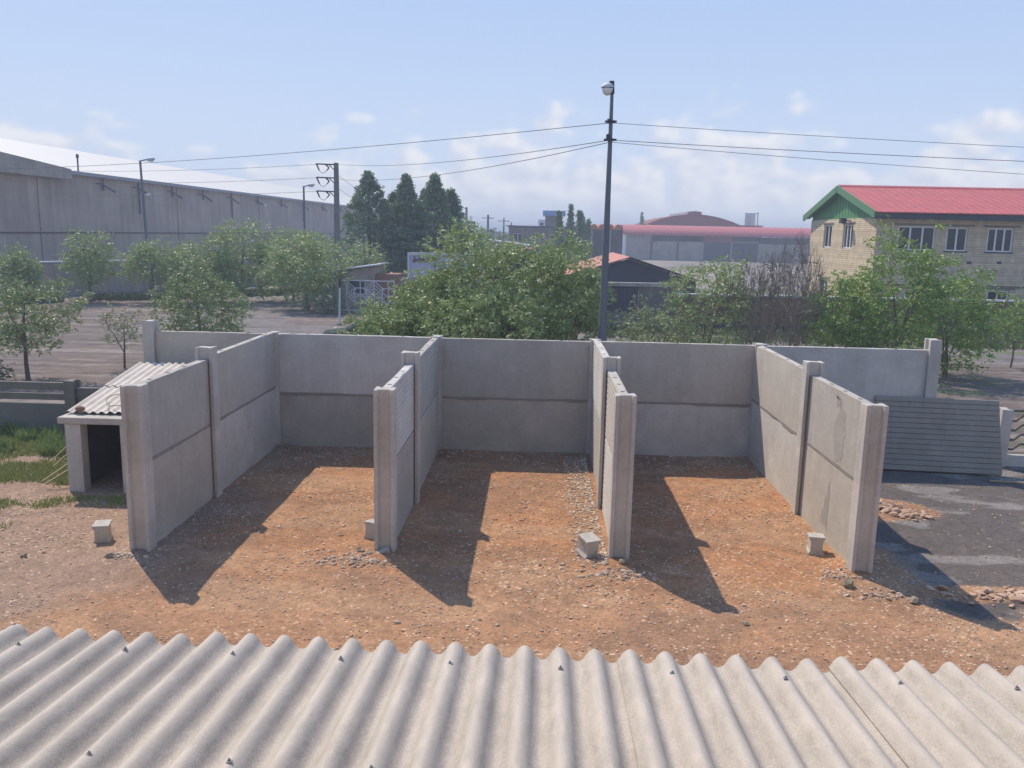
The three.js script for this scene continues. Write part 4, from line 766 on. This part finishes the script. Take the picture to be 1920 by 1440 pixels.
    for (let q = 0; q < nLv;) {                                           // sprays of leaflets
      const sx = c[0] + gs() * cr, sy = c[1] + gs() * cr * 0.75, sz = c[2] + gs() * cr; if (sy < 0.05) { q++; continue; }
      const ax = sx - c[0] * 0.75 + gs() * 0.2, ay = 0.12 + gs() * 0.3, az = sz - c[2] * 0.75 + gs() * 0.2, al = Math.hypot(ax, ay, az) || 1, m = o.spray ?? 5, LL = o.leaf * (0.7 + 0.6 * R());
      for (let s = 0; s < m; s++, q++) {
        const f = s / m, a = R() * 6.28, k2 = clamp(tint * 0.6 + R() * 0.5), cc = mix3(pal[0], pal[1], k2), j = 0.82 + 0.36 * R();
        L.add(sx + ax / al * LL * 1.3 * f, sy + ay / al * LL * 1.3 * f - 0.25 * LL * f * f, sz + az / al * LL * 1.3 * f, ax / al + Math.cos(a) * 0.9, ay / al + Math.sin(a) * 0.7 - 0.1, az / al + gs() * 0.9, LL, LL * (o.wid ?? 0.22), R, [cc[0] * j, cc[1] * j, cc[2] * j]);
      }
    }
  }
  const tk = new THREE.Mesh(metreUV(W.geo()), o.bare ? mt.twig : mt.bark); tk.name = 'trunk'; tk.castShadow = tk.receiveShadow = true; t.add(tk);
  if (L.i.length) { const cm = new THREE.Mesh(L.geo(), o.tone === 'dark' ? mt.leafDark : mt.leaf); cm.name = 'crown'; cm.castShadow = cm.receiveShadow = true; t.add(cm); }
  return t;
}
// by the lot at the left
tree('young_tree', 'round leafy young tree behind the rail fence at left edge', null, { x: -17.9, z: -28.8, h: 3.7, base: 0.75, r: 1.75, seed: 11, clusters: 200, leaves: 42, leaf: 0.115, cr: 0.24, tone: 'pale', tr: 0.09 });
tree('young_tree', 'small sparse young tree with thin leaves above the hut roof', null, { x: -15.9, z: -31.8, h: 2.5, base: 0.7, r: 0.95, seed: 12, clusters: 110, leaves: 8, leaf: 0.09, cr: 0.16, tone: 'pale', tr: 0.05, bare: 0, limbs: 14 });
tree('round_tree', 'dense rounded tree standing behind the left wing wall', null, { x: -13.35, z: -33, h: 3.85, base: 0.5, r: 1.75, seed: 13, clusters: 210, leaves: 46, leaf: 0.12, cr: 0.26, tone: 'pale', tr: 0.09 });
// in front of the hall's boundary wall
const FT = 'trees before the boundary wall of the long hall';
[[-36.4, -58.5, 3.6, 1.4, 21, 'smallest tree before the boundary wall, at left edge'], [-31.7, -59, 5.0, 1.7, 22, 'narrow tree before boundary wall left of the street lamp'], [-27.6, -60, 4.6, 2.2, 23, 'bushy tree at the foot of the nearer street lamp'], [-24.6, -61, 4.5, 2.1, 24, 'low tree between the street lamp and tallest roadside tree'], [-21.9, -62, 5.9, 2.3, 25, 'tallest roadside tree before the hall wall'], [-18.6, -64, 5.4, 2.5, 26, 'broad tree left of the big dark roadside tree']].forEach(([x, z, h, r, seed, lb]) =>
  tree('roadside_tree', lb, FT, { x, z, h, base: h * (seed < 24 ? 0.16 : 0.08), r: r * (seed < 24 ? 0.9 : 1.15), seed, clusters: seed < 24 ? 130 : 240, leaves: 42, leaf: 0.2, cr: 0.38, tone: 'ash', tr: 0.1 }));
tree('roadside_tree', 'big dark-green roadside tree at the road bend before the utility pole', FT, { x: -15.6, z: -57, h: 5.3, base: 0.6, r: 2.9, seed: 27, clusters: 260, leaves: 46, leaf: 0.2, cr: 0.42, tone: 'ash', tr: 0.14 });
tree('roadside_tree', 'leafy tree right of the utility pole foot before the poplars', FT, { x: -13.2, z: -64, h: 4.6, base: 0.8, r: 1.9, seed: 28, clusters: 90, leaves: 40, leaf: 0.2, cr: 0.4, tone: 'ash', tr: 0.12 });
// poplars
const PG = 'dark poplars left of centre';
[[-15.0, -75, 10.3, 2.0, 31, 'leftmost and tallest dark poplar of the cluster'], [-13.0, -77, 8.6, 1.5, 32, 'short poplar second from left in the cluster'], [-11.8, -76, 10.1, 1.4, 33, 'slim pointed poplar in the middle of the cluster'], [-10.3, -78, 9.0, 1.4, 34, 'short poplar right of the middle one'], [-9.3, -76, 10.2, 1.5, 35, 'tall poplar at right end of the cluster'], [-8.0, -78, 9.0, 1.2, 36, 'rightmost shorter poplar of the dark cluster']].forEach(([x, z, h, r, seed, lb]) =>
  tree('poplar', lb, PG, { x, z, h, base: 0.5, r: r * 1.5, seed, shape: 'column', clusters: 440, leaves: 40, leaf: 0.21, cr: 0.4, tone: 'dark', tr: 0.2, limbs: 14, wid: 0.3 }));
[[-9.6, -100, 7.6, 1.0, 41, 'lone slim poplar just right of the dark cluster'], [-6.0, -104, 5.6, 2.6, 42, 'low broad tree under the distant poles'], [-9.0, -96, 5.2, 2.4, 43, 'low broad tree right behind the dark poplars']].forEach(([x, z, h, r, seed, lb], i) =>
  tree(i ? 'distant_tree' : 'distant_poplar', lb, 'trees right of the dark poplars', { x, z, h, base: 0.6, r, seed, shape: i ? 'round' : 'column', clusters: 100, leaves: 32, leaf: 0.26, cr: 0.42, tone: 'dark', tr: 0.16, wid: 0.3 }));
[[2.7, -118, 8.3, 0.7, 51, 'dark poplar in front of the blue-topped white building'], [4.3, -118, 9.2, 0.55, 52, 'tallest dark slim poplar right of the blue-topped building'], [5.6, -119, 8.5, 0.45, 53, 'slimmest dark poplar right of the blue-topped building'], [7.1, -140, 8.1, 0.55, 54, 'left one of the pair of small poplars before orange vaults'], [8.0, -140, 7.7, 0.5, 55, 'right one of the pair of small poplars before orange vaults'], [28.5, -240, 11.6, 1.0, 57, 'tiny far cypress left of the arched brick hall']].forEach(([x, z, h, r, seed, lb]) =>
  tree('distant_poplar', lb, 'distant dark poplars', { x, z, h, base: 0.7, r, seed, shape: 'column', clusters: 110, leaves: 30, leaf: 0.26, cr: 0.24, tone: 'dark', tr: 0.16, wid: 0.32, limbs: 6 }));
// middle group behind the back wall
const MG = 'leafy trees behind the middle of the back wall';
[[-5.1, -29.5, 2.95, 1.55, 61, 'lowest tree of the middle group, at its left end', 1.0], [-3.8, -30.5, 4.05, 1.6, 62, 'tree below the sign board, second of the middle group', 1], [-2.5, -29.5, 5.6, 1.95, 63, 'tallest leafy tree of the middle group', 1], [-0.6, -30, 5.4, 2.0, 64, 'broad leafy tree in the centre of the picture', 1], [1.0, -29.5, 5.1, 1.65, 65, 'leafy tree just left of the lamp pole', 1], [-1.6, -27.6, 3.7, 1.7, 66, 'lower front tree close behind the centre of the back wall', 1]].forEach(([x, z, h, r, seed, lb]) =>
  tree('leafy_tree', lb, MG, { x, z, h, base: 0.7, r, seed, clusters: 280, leaves: 48, leaf: 0.13, cr: 0.27, tone: 'ash', tr: 0.09, stems: 3 }));
// right group
tree('sparse_tree', 'sparse small tree just right of the lamp pole', 'trees behind the right half of the back wall', { x: 4.9, z: -33.5, h: 3.1, base: 0.3, r: 1.7, seed: 71, clusters: 200, leaves: 18, leaf: 0.12, cr: 0.2, tone: 'pale', tr: 0.06, stems: 4 });
tree('sparse_tree', 'leafy tree below the red vaulted warehouse', 'trees behind the right half of the back wall', { x: 6.9, z: -34.5, h: 4.75, base: 0.3, r: 1.75, seed: 72, clusters: 230, leaves: 30, leaf: 0.13, cr: 0.25, tone: 'ash', tr: 0.07, stems: 3 });
tree('bare_tree', 'nearly leafless twiggy tree left of the brick house', 'trees behind the right half of the back wall', { x: 9.3, z: -34.5, h: 4.9, base: 0.4, r: 1.8, seed: 73, clusters: 240, leaves: 5, leaf: 0.1, cr: 0.2, tone: 'grey', tr: 0.08, stems: 6, bare: 1, limbs: 18 });
tree('bare_tree', 'taller leafless twiggy tree against the brick house corner', 'trees behind the right half of the back wall', { x: 10.9, z: -36, h: 5.4, base: 0.5, r: 1.5, seed: 74, clusters: 190, leaves: 3, leaf: 0.1, cr: 0.2, tone: 'grey', tr: 0.08, stems: 5, bare: 1, limbs: 16 });
tree('fresh_tree', 'bright green tree left of the tall one before the brick house', 'trees behind the right half of the back wall', { x: 12.8, z: -35, h: 4.2, base: 0.3, r: 1.6, seed: 75, clusters: 240, leaves: 36, leaf: 0.14, cr: 0.26, tone: 'fresh', tr: 0.07, stems: 3 });
tree('fresh_tree', 'tall bright green tree before the brick house windows', 'trees behind the right half of the back wall', { x: 14.7, z: -34.5, h: 5.9, base: 0.3, r: 1.8, seed: 76, clusters: 270, leaves: 36, leaf: 0.14, cr: 0.26, tone: 'fresh', tr: 0.08, stems: 2 });
tree('fresh_tree', 'bright green bushy tree right of the tall one before the house', 'trees behind the right half of the back wall', { x: 17.0, z: -35, h: 4.5, base: 0.3, r: 1.65, seed: 77, clusters: 250, leaves: 36, leaf: 0.14, cr: 0.26, tone: 'fresh', tr: 0.07, stems: 3 });
tree('young_tree', 'slim young tree at the right edge before the compound wall', null, { x: 21.3, z: -38, h: 3.3, base: 0.9, r: 0.85, seed: 78, clusters: 90, leaves: 24, leaf: 0.13, cr: 0.22, tone: 'fresh', tr: 0.05 });
// shrubs
[[-13.9, -55.2, 1.7, 1.3, 84, 'dark shrub between the big roadside tree and the gatehouse', 'dark', 40], [-18.4, -27.2, 0.8, 0.9, 81, 'dry low shrub at the foot of the left-edge young tree', 'grey', 8], [13.0, -30.5, 1.6, 1.1, 82, 'low leafy bush behind the right end post of the back wall', 'fresh', 26], [11.6, -26.5, 1.35, 0.9, 83, 'leafy bush beside the right end post of the back wall', 'fresh', 26]].forEach(([x, z, h, r, seed, lb, tone, lv]) => tree('bush', lb, null, { x, z, h, base: 0.05, r, seed, clusters: 80, leaves: lv, leaf: 0.11, cr: 0.2, tone, tr: 0.04, stems: 5, cat: 'bush', limbs: 5 }));

// ------------------------------------------------------------------ far tree line, one mass
{
  const R = rng(900), L = new Leaves();
  for (let i = 0; i < 26000; i++) {
    const x = -260 + 620 * R(), z = -330 - 60 * R(), hh = (2.2 + 5.5 * fbm(x * 0.045, 2, 905, 4) ** 1.5) * (x > 20 && x < 90 ? 0.5 : 1), y = hh * R() ** 0.7;
    const k = R(), c = mix3([0.04, 0.07, 0.035], [0.07, 0.1, 0.05], k); L.add(x, y, z, R() - 0.5, R() - 0.2, R() - 0.5, 1.6, 0.7, R, c);
  }
  const m = new THREE.Mesh(L.geo(), mt.leafDark); m.name = numbered('far_trees'); scene.add(m); stuff(m, 'far hazy line of trees along the horizon', 'trees');
}
// ------------------------------------------------------------------ grass and weeds
function grassPatch(label, category, n, seed, place, hMin, hMax, wid, cols, name = 'grass') {
  const R = rng(seed), L = new Leaves(); let k = 0, guard = 0;
  while (k < n && guard++ < n * 40) { const q = place(R); if (!q) continue; k++; const [x, y, z] = q; for (let b = 0; b < 3; b++) { const hh = hMin + (hMax - hMin) * R() * R(), c = mix3(cols[0], cols[1], R()); L.add(x + (R() - 0.5) * 0.06, y - 0.01, z + (R() - 0.5) * 0.06, (R() - 0.5) * 0.9, 1, (R() - 0.5) * 0.9, hh, wid, R, c); } }
  const m = new THREE.Mesh(L.geo(), mt.grass); m.name = numbered(name); m.castShadow = m.receiveShadow = true; scene.add(m); stuff(m, label, category);
}
const GC = [[0.2, 0.26, 0.06], [0.36, 0.39, 0.13]];
grassPatch('short green grass patches left of the hut', 'grass', 30000, 951, (R) => {
  const x = -17.5 + 9.9 * R(), z = -21.2 + 7.2 * R(); if (x > -8.0 && z < -15.2) return null; if (x > -9.7 && z < -16.2) return null;
  const edge = -14.2 - Math.max(0, (x + 9.3)) * 0.9 + (fbm(x * 1.1, z * 1.1, 953, 3) - 0.5) * 2.2; if (z > edge) return null;
  const d = fbm(x * 0.55, z * 0.8, 955, 4) + 0.13 * sstep(-17, -20, z); if (d < 0.39 + 0.13 * R()) return null; return [x, yardH(x, z), z];
}, 0.04, 0.18, 0.009, GC);
grassPatch('tall dark weeds under the rail fence at left', 'weeds', 4200, 961, (R) => { const x = -17.5 + 7.4 * R(), z = -21.3 + 2.2 * R() ** 1.5; if (x > -9.9 && z > -20) return null; if (fbm(x * 1.2, z * 1.2, 963, 3) < 0.45) return null; return [x, yardH(x, z), z]; }, 0.14, 0.5, 0.018, [[0.16, 0.24, 0.06], [0.3, 0.38, 0.13]], 'weeds');
grassPatch('yellow green weeds along the foot of the compound wall', 'weeds', 6000, 971, (R) => { const x = 3 + 34 * R(), z = -49.6 + 5.5 * R() ** 1.6; if (fbm(x * 0.5, z * 0.7, 973, 3) < 0.45) return null; return [x, 0, z]; }, 0.2, 0.6, 0.03, [[0.09, 0.13, 0.035], [0.2, 0.2, 0.07]], 'weeds');
grassPatch('dark weeds along the foot of the hall boundary wall', 'weeds', 5000, 981, (R) => { const s = R(), off = 0.4 + 2.6 * R(), x = lerp(-42, -15, s) + off * 0.88, z = lerp(-53.5, -78, s) + off * 0.47; if (fbm(x * 0.4, z * 0.4, 983, 3) < 0.44) return null; return [x, 0, z]; }, 0.25, 0.8, 0.04, [[0.05, 0.09, 0.03], [0.11, 0.15, 0.05]], 'weeds');

// ------------------------------------------------------------------ stones
function stoneGeo(seed, flat = 0.6) { const g = new THREE.IcosahedronGeometry(1, 0), p = g.attributes.position; for (let i = 0; i < p.count; i++) { const x = p.getX(i), y = p.getY(i), z = p.getZ(i), k = 0.7 + 0.55 * hash(Math.round(x * 50), Math.round(y * 50) + Math.round(z * 50) * 7, seed); p.setXYZ(i, x * k, y * k * flat, z * k * 0.8); } g.computeVertexNormals(); return g; }
const stoneMat = M('#ffffff', 0.95);
function scatter(name, label, n, seed, place, size, cols) {
  const R = rng(seed), im = new THREE.InstancedMesh(stoneGeo(seed), stoneMat, n), m = new THREE.Matrix4(), q = new THREE.Quaternion(), c = new THREE.Color(); let k = 0, guard = 0;
  while (k < n && guard++ < n * 60) {
    const p = place(R); if (!p) continue; const s = size(R), [x, y, z] = p;
    q.setFromEuler(new THREE.Euler((R() - 0.5) * 0.7, R() * 6.28, (R() - 0.5) * 0.7)); m.compose(new THREE.Vector3(x, y + s * 0.22, z), q, new THREE.Vector3(s * (0.8 + 0.6 * R()), s * (0.6 + 0.5 * R()), s)); im.setMatrixAt(k, m);
    const w = mix3(cols[0], cols[1], R()), j = 0.8 + 0.4 * R(); c.setRGB(w[0] * j, w[1] * j, w[2] * j); im.setColorAt(k, c); k++;
  }
  im.count = k; im.name = numbered(name); im.castShadow = im.receiveShadow = true; scene.add(im); stuff(im, label, 'gravel');
}
const free = (x, z) => !(z < -13.2 && FX.some((f) => Math.abs(x - f) < 0.2)) && z > -20.55 && z < -4.3;
scatter('gravel', 'pale gravel chips strewn over the orange yard', 22000, 1001, (R) => { const x = -13 + 26 * R(), z = -20.5 + 13.5 * R(); if (!free(x, z)) return null; const d = fbm(x * 0.8, z * 1.3, 1003, 4), wall = Math.min(...FX.map((f) => Math.abs(x - f))), [g] = soil(x, z); if (R() > sstep(0.4, 0.68, d) * 0.9 + 0.1 + (wall < 0.5 && z < -13 ? 0.25 : 0)) return null; if (g > 0.5 && R() < 0.86) return null; return [x, yardH(x, z), z]; }, (R) => 0.006 + 0.02 * R() ** 3 + (R() < 0.02 ? 0.02 : 0), [[0.36, 0.25, 0.17], [0.62, 0.5, 0.38]]);
const heap = (hs) => (R) => { const h = hs[Math.floor(R() * hs.length)], a = R() * 6.28, r = h[2] * Math.sqrt(R()) * (R() < 0.6 ? 0.7 : 1.2), x = h[0] + Math.cos(a) * r, z = h[1] + Math.sin(a) * r * (h[3] ?? 1); return free(x, z) ? [x, yardH(x, z), z] : null; };
scatter('gravel', 'grey broken stones heaped at feet of the wall posts', 800, 1011, heap([[-2.95, -13.25, 0.75, 0.5], [-2.8, -13.05, 0.6, 0.4], [1.2, -13.15, 0.8, 0.35], [1.5, -12.9, 0.6, 0.3], [5.2, -13.2, 0.6, 0.4], [-6.7, -13.05, 0.4, 0.4], [5.6, -12.5, 0.6, 0.3]]), (R) => 0.01 + 0.045 * R() ** 3, [[0.28, 0.2, 0.14], [0.52, 0.41, 0.31]]);
scatter('rubble', 'orange clay rubble heap right of the rightmost dividing wall', 1500, 1021, heap([[6.35, -17.3, 0.45, 0.8], [6.9, -16.9, 0.6, 0.5], [7.5, -16.5, 0.6, 0.5], [8.0, -12.7, 1.6, 0.22], [9.6, -12.8, 1.6, 0.2]]), (R) => 0.012 + 0.085 * R() ** 5 + 0.015 * R(), [[0.36, 0.22, 0.14], [0.56, 0.4, 0.29]]);
scatter('gravel', 'pale stones along the left side of the third dividing wall', 1500, 1031, (R) => { const z = -20.3 + 7 * R(), x = 1.49 - 0.2 - 0.55 * R() ** 1.5; return [x, yardH(x, z), z]; }, (R) => 0.01 + 0.03 * R() ** 2, [[0.4, 0.3, 0.21], [0.65, 0.56, 0.46]]);
scatter('gravel', 'rubble stones along the foot of the back wall', 900, 1041, (R) => { const x = -6.2 + 11.4 * R(), z = -20.5 + 0.8 * R() ** 2; return free(x, z) ? [x, yardH(x, z), z] : null; }, (R) => 0.012 + 0.04 * R() ** 3, [[0.26, 0.2, 0.15], [0.45, 0.38, 0.3]]);
// single larger stones
[[5.05, -12.75, 0.11, 'cream stone before the rightmost wall foot'], [5.9, -12.35, 0.09, 'grey flat stone right of the rightmost wall foot'], [-6.95, -13.0, 0.1, 'pale stone at foot of the leftmost wall post'], [1.52, -13.25, 0.08, 'white stone at foot of the third wall post'], [6.45, -16.75, 0.19, 'largest clay boulder in the rubble heap by the rightmost wall'], [-8.4, -13.0, 0.07, 'grey stone on bare earth in front of the left offcut block'], [3.1, -11.35, 0.06, 'small grey stone at the tip of the third wall shadow'], [-0.9, -9.5, 0.07, 'flat white stone in the middle of the near yard']].forEach(([x, z, s, lb], i) => {
  const g = stoneGeo(70 + i, 0.75); g.scale(s, s, s); g.rotateY(i * 1.3); const m = mesh('stone', g, M(i === 4 ? '#c09070' : '#d6c8b4', 0.95, { map: concreteWarmTex })); m.position.set(x, yardH(x, z) + s * 0.3, z); tag(m, lb, 'stone', 'larger stones lying in the yard');
});

renderer.render(scene, camera);
